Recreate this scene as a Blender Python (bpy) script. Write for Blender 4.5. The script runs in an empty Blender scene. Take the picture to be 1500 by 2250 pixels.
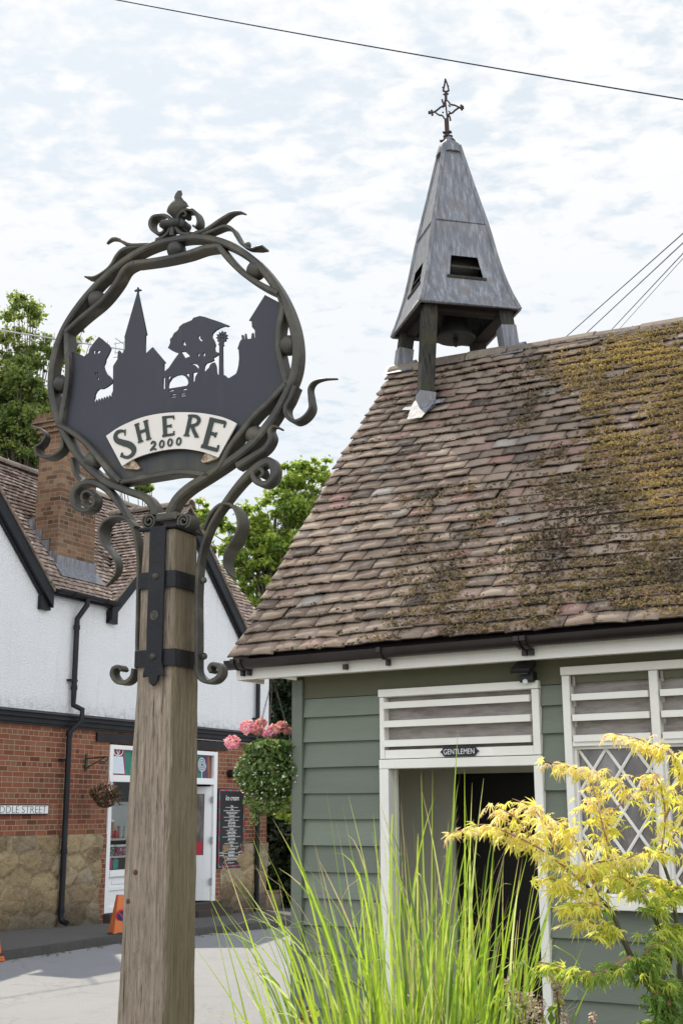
import bpy, bmesh, math, random
import numpy as np
from mathutils import Vector, Matrix

random.seed(7)
rng = np.random.default_rng(11)
SC = bpy.context.scene
COL = SC.collection
R = math.radians

# ------------------------------------------------------------------ survey
# Camera recovered from the photograph's vanishing points; the helpers below
# turn a surveyed image point into a point on a real plane of the place.
FPX, PITCH, ROLL = 2724.8, R(13.55), R(-0.2447)
_cp, _sp = math.cos(PITCH), math.sin(PITCH)
_F = np.array([0, _cp, _sp]); _U0 = np.array([0, -_sp, _cp]); _X0 = np.array([1.0, 0, 0])
_X = math.cos(ROLL) * _X0 + math.sin(ROLL) * _U0
_U = math.cos(ROLL) * _U0 - math.sin(ROLL) * _X0
EYE = np.array([0, 0, 1.6])


def ray(a, b):
    return _X * (a - 750) / FPX - _U * (b - 1125) / FPX + _F


def at_depth(a, b, Y):
    d = ray(a, b)
    return EYE + d * (Y / d[1])


def on_ground(a, b, z=0.0):
    d = ray(a, b)
    return EYE + d * ((z - EYE[2]) / d[2])


class Frame:
    """a facade frame: x along the wall, -y out of the wall, z up"""

    def __init__(self, origin, deg):
        self.o = np.array([origin[0], origin[1], 0.0]); self.a = R(deg)
        self.t = np.array([math.cos(self.a), math.sin(self.a), 0])
        self.b = np.array([-math.sin(self.a), math.cos(self.a), 0])

    def w(self, p):
        return self.o + self.t * p[0] + self.b * p[1] + np.array([0, 0, p[2]])

    def pt(self, a, b, y=0.0):
        d = ray(a, b); k = ((self.o + self.b * y - EYE) @ self.b) / (d @ self.b)
        q = EYE + d * k
        return ((q - self.o) @ self.t, q[2])

    def ptx(self, a, b, x=0.0):
        d = ray(a, b); k = ((self.o + self.t * x - EYE) @ self.t) / (d @ self.t)
        q = EYE + d * k
        return ((q - self.o) @ self.b, q[2])

    def loc(self, q):
        q = np.asarray(q, float)
        return np.array([(q - self.o) @ self.t, (q - self.o) @ self.b, q[2]])


WORLD = Frame((0, 0), 0)
CAB = Frame(at_depth(860, 1690, 7.2), -31.33)
SHOP = Frame((-4.752, 18.052), 62.53)
SIGN = Frame(at_depth(376, 1190, 4.3), -26)

# ------------------------------------------------------------------ objects


def tag(o, label=None, cat=None, group=None, kind=None):
    if label: o['label'] = label
    if cat: o['category'] = cat
    if group: o['group'] = group
    if kind: o['kind'] = kind
    return o


class Thing:
    def __init__(self, name, label, cat, frame, base=(0, 0, 0), group=None):
        self.f = frame; self.base = np.array(base, float)
        o = bpy.data.objects.new(name, None); COL.objects.link(o)
        o.empty_display_size = 0.2
        o.location = frame.w(self.base); o.rotation_euler = (0, 0, frame.a)
        tag(o, label, cat, group); self.o = o


def link(me, name, parent=None, thing=None, label=None):
    o = bpy.data.objects.new(name, me); COL.objects.link(o)
    if parent is not None: o.parent = parent
    if label: o['label'] = label
    return o


def np_mesh(name, V, faces, rnd=None, smooth=False):
    """V (n,3); faces: list of int arrays (m,k)"""
    me = bpy.data.meshes.new(name)
    V = np.ascontiguousarray(V, dtype=np.float32)
    me.vertices.add(len(V)); me.vertices.foreach_set('co', V.ravel())
    idx = np.concatenate([f.ravel() for f in faces]).astype(np.int32)
    cnt = np.concatenate([np.full(len(f), f.shape[1]) for f in faces]).astype(np.int32)
    st = np.concatenate([[0], np.cumsum(cnt)[:-1]]).astype(np.int32)
    me.loops.add(len(idx)); me.loops.foreach_set('vertex_index', idx)
    me.polygons.add(len(cnt)); me.polygons.foreach_set('loop_start', st)
    if smooth: me.polygons.foreach_set('use_smooth', np.ones(len(cnt), dtype=bool))
    if rnd is not None:
        at = me.attributes.new('rnd', 'FLOAT', 'FACE')
        at.data.foreach_set('value', np.ascontiguousarray(rnd, dtype=np.float32))
    me.update(calc_edges=True); me.validate()
    return me


class MB:
    def __init__(self):
        self.v = []; self.f = []; self.r = []; self.cur = None

    def add(self, V, F, r=None):
        n = len(self.v); self.v.extend([tuple(map(float, p)) for p in V])
        r = random.random() if r is None else r
        for q in F:
            self.f.append([n + i for i in q]); self.r.append(r)

    def box(self, x0, x1, y0, y1, z0, z1, r=None):
        V = [(x, y, z) for z in (z0, z1) for y in (y0, y1) for x in (x0, x1)]
        F = [(0, 2, 3, 1), (4, 5, 7, 6), (0, 1, 5, 4), (2, 6, 7, 3), (0, 4, 6, 2), (1, 3, 7, 5)]
        self.add(V, F, r)

    def prism(self, poly, y0, y1, r=None):
        """poly: (x,z) outline, extruded y0..y1"""
        n = len(poly)
        V = [(p[0], y0, p[1]) for p in poly] + [(p[0], y1, p[1]) for p in poly]
        F = [tuple(range(n)), tuple(range(2 * n - 1, n - 1, -1))]
        F += [(i, i + n, (i + 1) % n + n, (i + 1) % n) for i in range(n)]
        self.add(V, F, r)

    def prismx(self, poly, x0, x1, r=None):
        """poly: (y,z) outline, extruded x0..x1"""
        n = len(poly)
        V = [(x0, p[0], p[1]) for p in poly] + [(x1, p[0], p[1]) for p in poly]
        F = [tuple(range(n)), tuple(range(2 * n - 1, n - 1, -1))]
        F += [(i, i + n, (i + 1) % n + n, (i + 1) % n) for i in range(n)]
        self.add(V, F, r)

    def bar(self, a, b, wx, wz, up=(0, 0, 1), r=None):
        """rectangular bar from a to b; wz measured along 'up'"""
        a = np.array(a, float); b = np.array(b, float); d = b - a; d /= np.linalg.norm(d)
        s = np.cross(d, up); s /= np.linalg.norm(s); u = np.cross(s, d)
        V = [p + s * i * wx / 2 + u * j * wz / 2 for p in (a, b) for i, j in ((-1, -1), (1, -1), (1, 1), (-1, 1))]
        F = [(0, 3, 2, 1), (4, 5, 6, 7)] + [(i, (i + 1) % 4, (i + 1) % 4 + 4, i + 4) for i in range(4)]
        self.add(V, F, r)

    def tube(self, P, rad, seg=8, closed=False, r=None, cap=True):
        P = [np.array(p, float) for p in P]; n = len(P)
        rad = [rad] * n if np.isscalar(rad) else list(rad)
        V = []; u = None
        for i in range(n):
            a = P[i - 1] if (i > 0 or closed) else P[i]; b = P[(i + 1) % n] if (i < n - 1 or closed) else P[i]
            d = b - a; d /= (np.linalg.norm(d) + 1e-12)
            if u is None:
                u = np.cross(d, (0, 0, 1) if abs(d[2]) < .9 else (1, 0, 0))
            u = u - d * (u @ d); u /= np.linalg.norm(u); w = np.cross(d, u)
            for k in range(seg):
                t = 2 * math.pi * k / seg
                V.append(P[i] + (u * math.cos(t) + w * math.sin(t)) * rad[i])
        F = []
        for i in range(n if closed else n - 1):
            j = (i + 1) % n
            for k in range(seg):
                l = (k + 1) % seg
                F.append((i * seg + k, i * seg + l, j * seg + l, j * seg + k))
        if not closed and cap:
            F.append(tuple(range(seg - 1, -1, -1))); F.append(tuple((n - 1) * seg + k for k in range(seg)))
        self.add(V, F, r)

    def lathe(self, prof, c=(0, 0, 0), seg=16, r=None, sx=1, sy=1):
        V = []
        for (rad, z) in prof:
            for k in range(seg):
                t = 2 * math.pi * k / seg
                V.append((c[0] + rad * math.cos(t) * sx, c[1] + rad * math.sin(t) * sy, c[2] + z))
        F = []
        for i in range(len(prof) - 1):
            for k in range(seg):
                l = (k + 1) % seg
                F.append((i * seg + k, i * seg + l, (i + 1) * seg + l, (i + 1) * seg + k))
        F.append(tuple(range(seg - 1, -1, -1))); F.append(tuple((len(prof) - 1) * seg + k for k in range(seg)))
        self.add(V, F, r)

    def sweep(self, P, w, d, y=0.0, closed=False, chamfer=.22, r=None):
        """flat bar bent in the x-z plane: w across the path in the plane, d along y"""
        P = np.array([(p[0], p[1]) for p in P], float); n = len(P)
        w = np.broadcast_to(np.asarray(w, float), (n,)); d = np.broadcast_to(np.asarray(d, float), (n,))
        y = np.broadcast_to(np.asarray(y, float), (n,))
        V = []
        for i in range(n):
            a = P[i - 1] if (i > 0 or closed) else P[i]; b = P[(i + 1) % n] if (i < n - 1 or closed) else P[i]
            t = b - a; t /= (np.linalg.norm(t) + 1e-12); nn = np.array([-t[1], t[0]])
            c = chamfer * min(w[i], d[i])
            for (p, q) in ((-w[i] / 2 + c, -d[i] / 2), (w[i] / 2 - c, -d[i] / 2), (w[i] / 2, -d[i] / 2 + c), (w[i] / 2, d[i] / 2 - c),
                           (w[i] / 2 - c, d[i] / 2), (-w[i] / 2 + c, d[i] / 2), (-w[i] / 2, d[i] / 2 - c), (-w[i] / 2, -d[i] / 2 + c)):
                V.append((P[i][0] + nn[0] * p, y[i] + q, P[i][1] + nn[1] * p))
        F = []
        for i in range(n if closed else n - 1):
            j = (i + 1) % n
            for k in range(8):
                l = (k + 1) % 8
                F.append((i * 8 + k, j * 8 + k, j * 8 + l, i * 8 + l))
        if not closed:
            F.append(tuple(range(8))); F.append(tuple((n - 1) * 8 + k for k in range(7, -1, -1)))
        self.add(V, F, r)

    def ball(self, c, rad, seg=14, rings=9, r=None, sc=(1, 1, 1)):
        prof = [(max(1e-4, math.sin(math.pi * i / rings)) * rad, -math.cos(math.pi * i / rings) * rad) for i in range(rings + 1)]
        V = []
        for (rr, z) in prof:
            for k in range(seg):
                t = 2 * math.pi * k / seg
                V.append((c[0] + rr * math.cos(t) * sc[0], c[1] + rr * math.sin(t) * sc[1], c[2] + z * sc[2]))
        F = []
        for i in range(rings):
            for k in range(seg):
                l = (k + 1) % seg
                F.append((i * seg + k, i * seg + l, (i + 1) * seg + l, (i + 1) * seg + k))
        self.add(V, F, r)

    def rotz(self, deg, c):
        a = R(deg); ca, sa = math.cos(a), math.sin(a)
        self.v = [(c[0] + (x - c[0]) * ca - (y - c[1]) * sa, c[1] + (x - c[0]) * sa + (y - c[1]) * ca, z) for x, y, z in self.v]
        return self

    def build(self, name, mat, th=None, parent=None, smooth=False, bevel=0, label=None, auto=None):
        base = th.base if th is not None else np.zeros(3)
        me = bpy.data.meshes.new(name)
        me.from_pydata([(x - base[0], y - base[1], z - base[2]) for x, y, z in self.v], [], self.f)
        at = me.attributes.new('rnd', 'FLOAT', 'FACE')
        at.data.foreach_set('value', np.array(self.r, dtype=np.float32))
        me.validate()
        bm = bmesh.new(); bm.from_mesh(me); bmesh.ops.recalc_face_normals(bm, faces=bm.faces); bm.to_mesh(me); bm.free()
        if smooth or auto:
            me.polygons.foreach_set('use_smooth', np.ones(len(me.polygons), dtype=bool))
        if auto: me.set_sharp_from_angle(angle=R(auto))
        me.materials.append(mat)
        p = parent if parent is not None else (th.o if th is not None else None)
        o = link(me, name, p, label=label)
        if bevel:
            m = o.modifiers.new('Bevel', 'BEVEL'); m.width = bevel; m.segments = 2; m.limit_method = 'ANGLE'; m.angle_limit = R(40)
        return o


def cr(P, n=6, closed=False):
    """Catmull-Rom through the points"""
    P = [np.array(p, float) for p in P]; out = []; m = len(P)
    for i in range(m if closed else m - 1):
        if closed: a, b, c, d = P[i - 1], P[i], P[(i + 1) % m], P[(i + 2) % m]
        else: a, b, c, d = P[max(i - 1, 0)], P[i], P[i + 1], P[min(i + 2, m - 1)]
        for k in range(n):
            t = k / n
            out.append(.5 * ((2 * b) + (c - a) * t + (2 * a - 5 * b + 4 * c - d) * t * t + (3 * b - a - 3 * c + d) * t ** 3))
    if not closed: out.append(P[-1])
    return out


def ramp_w(n, pts):
    x = np.linspace(0, 1, n); return np.interp(x, [p[0] for p in pts], [p[1] for p in pts])


def _curve_mesh(cu):
    o = bpy.data.objects.new('tmp', cu); COL.objects.link(o)
    bpy.context.view_layer.update()
    dg = bpy.context.evaluated_depsgraph_get()
    me = bpy.data.meshes.new_from_object(o.evaluated_get(dg))
    bpy.data.objects.remove(o); bpy.data.curves.remove(cu)
    return me


def flat(name, loops, y, thick, mat, th=None, parent=None, label=None):
    """sheet cut from (x,z) outlines (first the outer one, then holes), front face at y"""
    cu = bpy.data.curves.new('tmp', 'CURVE'); cu.dimensions = '2D'; cu.fill_mode = 'BOTH'; cu.extrude = thick / 2
    for L in loops:
        s = cu.splines.new('POLY'); s.points.add(len(L) - 1); s.use_cyclic_u = True
        for i, p in enumerate(L): s.points[i].co = (p[0], p[1], 0, 1)
    me = _curve_mesh(cu); me.name = name
    base = th.base if th is not None else np.zeros(3)
    for v in me.vertices:
        x, yy, z = v.co; v.co = (x - base[0], y + thick / 2 - z - base[1], yy - base[2])
    me.materials.clear(); me.materials.append(mat)
    return link(me, name, parent if parent is not None else (th.o if th is not None else None), label=label)


def text(name, body, x, z, y, size, mat, th, parent=None, align='CENTER', sx=1.0, thick=.002, bold=0.0, shear=0.0):
    cu = bpy.data.curves.new('tmp', 'FONT'); cu.body = body; cu.size = size; cu.align_x = align; cu.align_y = 'CENTER'
    cu.extrude = thick / 2; cu.offset = bold; cu.shear = shear; cu.resolution_u = 3
    me = _curve_mesh(cu); me.name = name
    b = th.base
    for v in me.vertices:
        px, py, pz = v.co; v.co = (x + px * sx - b[0], y - pz - b[1], z + py - b[2])
    me.materials.clear(); me.materials.append(mat)
    return link(me, name, parent if parent is not None else th.o)


# ------------------------------------------------------------------ materials


class N:
    def __init__(self, name):
        self.m = bpy.data.materials.new(name); self.m.use_nodes = True
        self.t = self.m.node_tree; self.t.nodes.clear()
        self.out = self.t.nodes.new('ShaderNodeOutputMaterial')

    def n(self, typ, **kw):
        nd = self.t.nodes.new('ShaderNode' + typ)
        ins = kw.pop('i', {})
        for k, v in kw.items(): setattr(nd, k, v)
        for k, v in ins.items():
            s = nd.inputs[k]
            if isinstance(v, bpy.types.NodeSocket): self.t.links.new(v, s)
            else: s.default_value = v
        return nd

    def coord(self, scale=(1, 1, 1), rot=(0, 0, 0), out='Object'):
        tc = self.n('TexCoord'); mp = self.n('Mapping', i={'Vector': tc.outputs[out], 'Scale': scale, 'Rotation': rot})
        return mp.outputs[0]

    def noise(self, vec, scale, detail=5, rough=.55, dist=0):
        return self.n('TexNoise', i={'Vector': vec, 'Scale': scale, 'Detail': detail, 'Roughness': rough, 'Distortion': dist}).outputs['Fac']

    def ramp(self, fac, stops):
        nd = self.n('ValToRGB', i={'Fac': fac}); e = nd.color_ramp.elements
        while len(e) < len(stops): e.new(.5)
        for a, (p, c) in zip(e, stops):
            a.position = p; a.color = (c, c, c, 1) if np.isscalar(c) else (*c, 1)
        return nd.outputs['Color']

    def mix(self, fac, a, b, mode='MIX'):
        nd = self.n('MixRGB', blend_type=mode, i={'Fac': fac})
        for k, v in (('Color1', a), ('Color2', b)):
            if isinstance(v, bpy.types.NodeSocket): self.t.links.new(v, nd.inputs[k])
            else: nd.inputs[k].default_value = (*v, 1) if len(v) == 3 else v
        return nd.outputs[0]

    def math(self, op, a, b=0.0, clamp=False):
        nd = self.n('Math', operation=op, use_clamp=clamp)
        for k, v in ((0, a), (1, b)):
            if isinstance(v, bpy.types.NodeSocket): self.t.links.new(v, nd.inputs[k])
            else: nd.inputs[k].default_value = v
        return nd.outputs[0]

    def attr(self, name='rnd'):
        return self.n('Attribute', attribute_name=name).outputs['Fac']

    def bump(self, h, strength=.5, dist=.01, normal=None):
        i = {'Height': h, 'Strength': strength, 'Distance': dist}
        if normal is not None: i['Normal'] = normal
        return self.n('Bump', i=i).outputs[0]

    def done(self, col, rough=.7, metal=0.0, normal=None, spec=.4, extra=None):
        i = {'Roughness': rough, 'Metallic': metal, 'Specular IOR Level': spec}
        if isinstance(col, bpy.types.NodeSocket): i['Base Color'] = col
        else: i['Base Color'] = (*col, 1)
        if normal is not None: i['Normal'] = normal
        if extra: i.update(extra)
        p = self.n('BsdfPrincipled', i=i)
        self.t.links.new(p.outputs[0], self.out.inputs[0])
        return self.m


def paint(name, col, rough=.6, var=.12, scale=6, bump=.15, dirt=None, dirt_amt=.4, bscale=60, spec=.35, stretch=(1, 1, 1), per=0):
    m = N(name); v = m.coord(stretch)
    n1 = m.noise(v, scale, 6)
    c = m.mix(n1, tuple(x * (1 - var) for x in col), tuple(min(1, x * (1 + var)) for x in col))
    if dirt:
        n2 = m.noise(v, scale * .35, 8, .65)
        c = m.mix(m.math('MULTIPLY', m.ramp(n2, [(.45, 0), (.72, 1)]), dirt_amt), c, dirt)
    if per:
        c = m.mix(1.0, c, m.ramp(m.attr(), [(0, 1 - per), (1, 1 + per)]), 'MULTIPLY')
        gr = m.noise(m.coord((1.2, 1, 26)), 9, 8, .7); c = m.mix(m.ramp(gr, [(.50, 0), (.72, .38)]), c, tuple(x * .55 for x in col))
    b = m.bump(m.noise(v, bscale, 4), bump, .004)
    return m.done(c, rough, normal=b, spec=spec)


def leafmat(name, stops, trans=.35, rough=.5, tint=1.25):
    m = N(name)
    c = m.ramp(m.attr(), stops)
    p = m.n('BsdfPrincipled', i={'Base Color': c, 'Roughness': rough, 'Specular IOR Level': .3})
    tc = m.mix(1.0, c, (tint, tint * 1.02, tint * .7), 'MULTIPLY')
    tr = m.n('BsdfTranslucent', i={'Color': tc})
    mx = m.n('MixShader', i={0: trans}); m.t.links.new(p.outputs[0], mx.inputs[1]); m.t.links.new(tr.outputs[0], mx.inputs[2])
    m.t.links.new(mx.outputs[0], m.out.inputs[0])
    return m.m


def wall_uv(m):
    """(along the wall, up) from object coordinates, whichever axis the wall runs along"""
    tc = m.n('TexCoord'); s = m.n('SeparateXYZ', i={0: tc.outputs['Object']})
    h = m.math('ADD', s.outputs[0], s.outputs[1])
    return m.n('CombineXYZ', i={0: h, 1: s.outputs[2], 2: 0.0}).outputs[0], tc.outputs['Object']


def brickmat(name, c1, c2, c3, mortar, bw=.225, bh=.075, dark=.5):
    m = N(name); uv, obj = wall_uv(m)
    wob = m.n('TexNoise', i={'Vector': obj, 'Scale': 5.0, 'Detail': 3}).outputs['Color']
    uvw = m.mix(.012, uv, wob, 'ADD')
    br = m.n('TexBrick', offset=.5, squash=.5, squash_frequency=3,
             i={'Vector': uvw, 'Scale': 1.0, 'Mortar Size': .0055, 'Mortar Smooth': .25, 'Bias': 0.0, 'Brick Width': bw, 'Row Height': bh,
                'Color1': (0, 0, 0, 1), 'Color2': (1, 1, 1, 1), 'Mortar': (.5, .5, .5, 1)})
    n1 = m.noise(obj, 1.3, 5); n2 = m.noise(obj, 22, 6, .7)
    c = m.ramp(br.outputs['Color'], [(0, c1), (.4, c2), (.75, c3), (1, tuple(x * .55 for x in c1))])
    c = m.mix(m.ramp(n1, [(.35, 0), (.7, dark)]), c, tuple(x * .5 for x in c1))
    c = m.mix(m.ramp(n2, [(.45, 0), (.8, .5)]), c, tuple(x * .6 for x in c3))
    c = m.mix(br.outputs['Fac'], c, mortar)
    h = m.math('ADD', m.math('MULTIPLY', m.math('SUBTRACT', 1.0, br.outputs['Fac']), 1.0), m.math('MULTIPLY', n2, .6))
    return m.done(c, .9, normal=m.bump(h, .8, .008), spec=.2)


def tilemat(name, stops, lich=(.42, .40, .33), lamt=.5, dark=(.05, .045, .04), damt=.5):
    m = N(name); v = m.coord()
    c = m.ramp(m.attr(), stops)
    n1 = m.noise(v, 14, 8, .7); n2 = m.noise(v, 1.1, 4); n3 = m.noise(v, 70, 5, .7)
    c = m.mix(m.math('MULTIPLY', m.ramp(n1, [(.48, 0), (.66, 1)]), lamt), c, lich)
    c = m.mix(m.math('MULTIPLY', m.ramp(n2, [(.42, 0), (.68, 1)]), damt), c, dark)
    c = m.mix(m.math('MULTIPLY', m.ramp(n3, [(.60, 0), (.72, 1)]), .45), c, (.025, .022, .02))
    h = m.math('ADD', n3, m.math('MULTIPLY', n1, .8))
    return m.done(c, .92, normal=m.bump(h, .7, .006), spec=.15)


def woodmat(name, c1, c2, c3, axis_scale=(14, 14, .9), moss=None, crack=.7, side=None):
    m = N(name); v = m.coord(axis_scale); vo = m.coord()
    g = m.noise(v, 5.5, 10, .68, .3); g2 = m.noise(v, 22, 6, .7); big = m.noise(vo, 3.5, 4)
    c = m.ramp(g, [(.30, c1), (.5, c2), (.72, c3)])
    c = m.mix(m.ramp(g2, [(.50, 0), (.68, .75)]), c, tuple(x * .35 for x in c1))
    c = m.mix(m.ramp(big, [(.4, 0), (.75, .45)]), c, tuple(x * .62 for x in c2))
    ck = m.noise(m.coord((axis_scale[0] * 2.2, axis_scale[1] * 2.2, axis_scale[2] * .7)), 4.0, 5, .6, .6)
    c = m.mix(m.ramp(ck, [(.60, 0), (.66, .85)]), c, tuple(x * .3 for x in c1))
    if moss is not None:
        mn = m.noise(vo, 7, 7, .65)
        c = m.mix(m.ramp(mn, [(.48, 0), (.66, .7)]), c, moss)
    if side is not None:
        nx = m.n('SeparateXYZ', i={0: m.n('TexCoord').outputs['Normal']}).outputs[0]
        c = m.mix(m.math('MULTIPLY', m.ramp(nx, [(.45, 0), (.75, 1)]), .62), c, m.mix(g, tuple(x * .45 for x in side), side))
    h = m.math('ADD', g2, m.math('MULTIPLY', g, 1.2))
    return m.done(c, .88, normal=m.bump(h, crack, .008), spec=.2)


M = {}
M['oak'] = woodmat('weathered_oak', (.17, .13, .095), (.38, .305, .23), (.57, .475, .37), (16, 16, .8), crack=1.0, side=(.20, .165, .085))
M['old_timber'] = woodmat('mossy_black_timber', (.018, .017, .016), (.048, .045, .042), (.095, .09, .078), (12, 12, 1.2), moss=(.07, .066, .035))
M['dark_timber'] = paint('dark_brown_boarding', (.018, .012, .010), .8, .3, 9)


def ironmat():
    m = N('weathered_wrought_iron'); v = m.coord(); n1 = m.noise(v, 9, 7, .65); n2 = m.noise(v, 3, 4)
    c = m.ramp(n1, [(.32, (.022, .020, .018)), (.5, (.050, .046, .039)), (.70, (.125, .112, .085))])
    c = m.mix(m.ramp(n2, [(.45, 0), (.7, .5)]), c, (.105, .095, .055))
    return m.done(c, m.ramp(n1, [(.3, .38), (.7, .7)]), .15, m.bump(m.noise(v, 45, 5), .35, .004), .5)


M['iron'] = ironmat()
M['iron_black'] = paint('black_strap_iron', (.010, .010, .013), .45, .45, 12, .5, (.045, .036, .024), .5, spec=.25)
def panelmat():
    m = N('slate_black_panel_paint'); v = m.coord(); z = m.n('SeparateXYZ', i={0: v}).outputs[2]
    n1 = m.noise(m.coord((1, 1, .25)), 14, 8, .7); n2 = m.noise(v, 2.5, 4)
    c = m.mix(n2, (.026, .026, .036), (.037, .037, .050)); c = m.mix(m.ramp(n1, [(.55, 0), (.75, .35)]), c, (.085, .083, .085))
    low = m.math('MULTIPLY', m.math('SUBTRACT', 1.0, m.math('MULTIPLY', m.math('SUBTRACT', z, 2.87), 7.0, True), True), m.ramp(n1, [(.35, 0), (.6, 1)]))
    c = m.mix(m.math('MULTIPLY', low, .8), c, (.085, .08, .04))
    return m.done(c, .5, normal=m.bump(m.noise(v, 60, 4), .08, .002))


M['panel'] = panelmat()
M['letter'] = paint('dark_green_lettering', (.035, .045, .04), .6)


def bannermat():
    m = N('cream_banner_enamel'); v = m.coord(); n1 = m.noise(v, 30, 8, .7); n2 = m.noise(v, 4, 4)
    c = m.mix(n2, (.66, .60, .54), (.78, .73, .67))
    c = m.mix(m.ramp(n1, [(.66, 0), (.74, .9)]), c, (.12, .07, .03))
    return m.done(c, .55)


M['banner'] = bannermat()


def curlmat():
    m = N('rusted_banner_curl'); v = m.coord(); n1 = m.noise(v, 45, 8, .7)
    return m.done(m.ramp(n1, [(.35, (.10, .05, .03)), (.5, (.40, .30, .20)), (.65, (.62, .55, .45))]), .7)


M['curl'] = curlmat()
M['green_paint'] = paint('sage_green_board_paint', (.165, .188, .150), .55, .12, 5, .25, (.15, .165, .12), .5, bscale=90, stretch=(.35, 1, 3), per=.13)
M['green_dark'] = paint('shaded_board_green', (.105, .105, .062), .6, .12, 5, .2)  # board green darkened to paint in the shade under the eaves
M['white_paint'] = paint('cream_white_joinery_paint', (.85, .825, .77), .5, .05, 4, .12, (.60, .57, .48), .35)
M['white_upvc'] = paint('bright_white_shop_paint', (.80, .80, .80), .4, .03, 4, .05)
M['gutter'] = paint('dark_brown_gutter_paint', (.020, .014, .013), .38, .3, 8, .1, (.06, .05, .045), .35)
M['black_paint'] = paint('black_bargeboard_paint', (.010, .011, .014), .45, .3, 6, .1, (.03, .03, .034), .5, spec=.25)
M['black_plastic'] = paint('black_plastic', (.012, .012, .013), .4)
M['lamp_glass'] = paint('pale_lamp_glass', (.45, .45, .45), .2)


def leadmat():
    m = N('weathered_lead'); v = m.coord((11, 11, .8)); vo = m.coord()
    n1 = m.noise(v, 3.0, 9, .68); n2 = m.noise(vo, 9, 6, .65); n3 = m.noise(v, 9, 5)
    c = m.ramp(n1, [(.28, (.10, .105, .12)), (.5, (.185, .19, .21)), (.70, (.36, .365, .385))])
    c = m.mix(m.ramp(n2, [(.50, 0), (.70, .75)]), c, (.19, .165, .145))
    c = m.mix(m.ramp(n3, [(.64, 0), (.74, .7)]), c, (.075, .06, .06))
    return m.done(c, .6, .1, m.bump(m.noise(vo, 12, 6), .4, .012), .4)


M['lead'] = leadmat()
M['bronze'] = paint('dark_bell_bronze', (.022, .021, .020), .55, .3, 14, .2, (.035, .036, .03), .5, spec=.2)
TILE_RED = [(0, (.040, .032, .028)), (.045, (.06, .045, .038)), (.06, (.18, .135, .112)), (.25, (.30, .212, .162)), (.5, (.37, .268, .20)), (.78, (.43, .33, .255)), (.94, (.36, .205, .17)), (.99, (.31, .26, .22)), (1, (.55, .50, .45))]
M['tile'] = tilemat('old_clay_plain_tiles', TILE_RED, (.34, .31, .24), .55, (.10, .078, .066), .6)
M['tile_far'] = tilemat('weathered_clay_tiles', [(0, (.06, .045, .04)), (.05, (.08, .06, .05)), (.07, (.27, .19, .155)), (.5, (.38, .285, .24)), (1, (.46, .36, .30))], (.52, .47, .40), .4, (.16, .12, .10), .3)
M['ridge'] = tilemat('grey_brown_ridge_tiles', [(0, (.20, .155, .13)), (1, (.30, .235, .19))], (.36, .34, .25), .6)
M['brick'] = brickmat('red_brickwork', (.20, .065, .04), (.30, .105, .062), (.27, .13, .075), (.36, .29, .20))
M['brick_old'] = brickmat('brown_chimney_brickwork', (.15, .08, .05), (.25, .13, .078), (.27, .18, .11), (.27, .225, .17), dark=.8)


def rendermat():
    m = N('white_roughcast'); v = m.coord(); n1 = m.noise(v, 38, 5, .6); n2 = m.noise(v, .9, 5, .6); n3 = m.noise(v, 9, 8, .7)
    c = m.mix(n2, (.86, .865, .88), (.76, .77, .79))
    stn = m.noise(m.coord((3.2, 3.2, .16)), 2.2, 7, .65); c = m.mix(m.ramp(stn, [(.55, 0), (.78, .38)]), c, (.42, .42, .42))
    z = m.n('SeparateXYZ', i={0: m.n('TexCoord').outputs['Object']}).outputs[2]
    low = m.math('MULTIPLY', m.math('SUBTRACT', 1.0, m.math('MULTIPLY', m.math('SUBTRACT', z, 3.0), 3.2, True), True), m.ramp(n3, [(.45, 0), (.7, 1)]))
    c = m.mix(m.math('MULTIPLY', low, .75), c, (.22, .21, .21))
    return m.done(c, .85, normal=m.bump(n1, 1.0, .035), spec=.2)


M['render'] = rendermat()


def stonemat():
    m = N('yellow_sandstone_rubble'); uv, obj = wall_uv(m)
    wob = m.n('TexNoise', i={'Vector': obj, 'Scale': 3.0, 'Detail': 4}).outputs['Color']
    vec = m.mix(.30, m.n('Mapping', i={'Vector': uv, 'Scale': (2.2, 3.9, 1)}).outputs[0], wob, 'ADD')
    vo = m.n('TexVoronoi', feature='DISTANCE_TO_EDGE', voronoi_dimensions='2D', i={'Vector': vec, 'Scale': 1.0}).outputs['Distance']
    vc = m.n('TexVoronoi', voronoi_dimensions='2D', i={'Vector': vec, 'Scale': 1.0}).outputs['Color']
    n1 = m.noise(obj, 6, 9, .72); n2 = m.noise(obj, 1.2, 4); n3 = m.noise(obj, 30, 5)
    c = m.ramp(n1, [(.30, (.10, .07, .038)), (.47, (.32, .235, .13)), (.66, (.52, .41, .26))])
    c = m.mix(.62, c, m.ramp(m.attr(), [(0, (.36, .29, .19)), (.08, (.34, .27, .17)), (.15, (.13, .10, .065)), (.4, (.30, .22, .125)), (.7, (.44, .34, .20)), (.88, (.36, .32, .26)), (1, (.20, .155, .11))]))
    c = m.mix(m.ramp(n2, [(.5, 0), (.68, .4)]), c, (.15, .125, .10))
    z = m.n('SeparateXYZ', i={0: obj}).outputs[2]
    c = m.mix(m.math('MULTIPLY', m.math('SUBTRACT', 1.0, m.math('MULTIPLY', z, 2.6, True), True), .7), c, (.06, .052, .042))
    e = m.ramp(vo, [(.0, 0), (.05, 1)])
    c = m.mix(m.math('MULTIPLY', m.math('MULTIPLY', m.math('SUBTRACT', 1.0, e), n3), .3), c, (.12, .085, .05))
    h = m.math('ADD', m.math('MULTIPLY', e, .10), m.math('ADD', n1, m.math('MULTIPLY', n3, .35)))
    return m.done(c, .95, normal=m.bump(h, 1.0, .05), spec=.15)


M['stone'] = stonemat()


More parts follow.
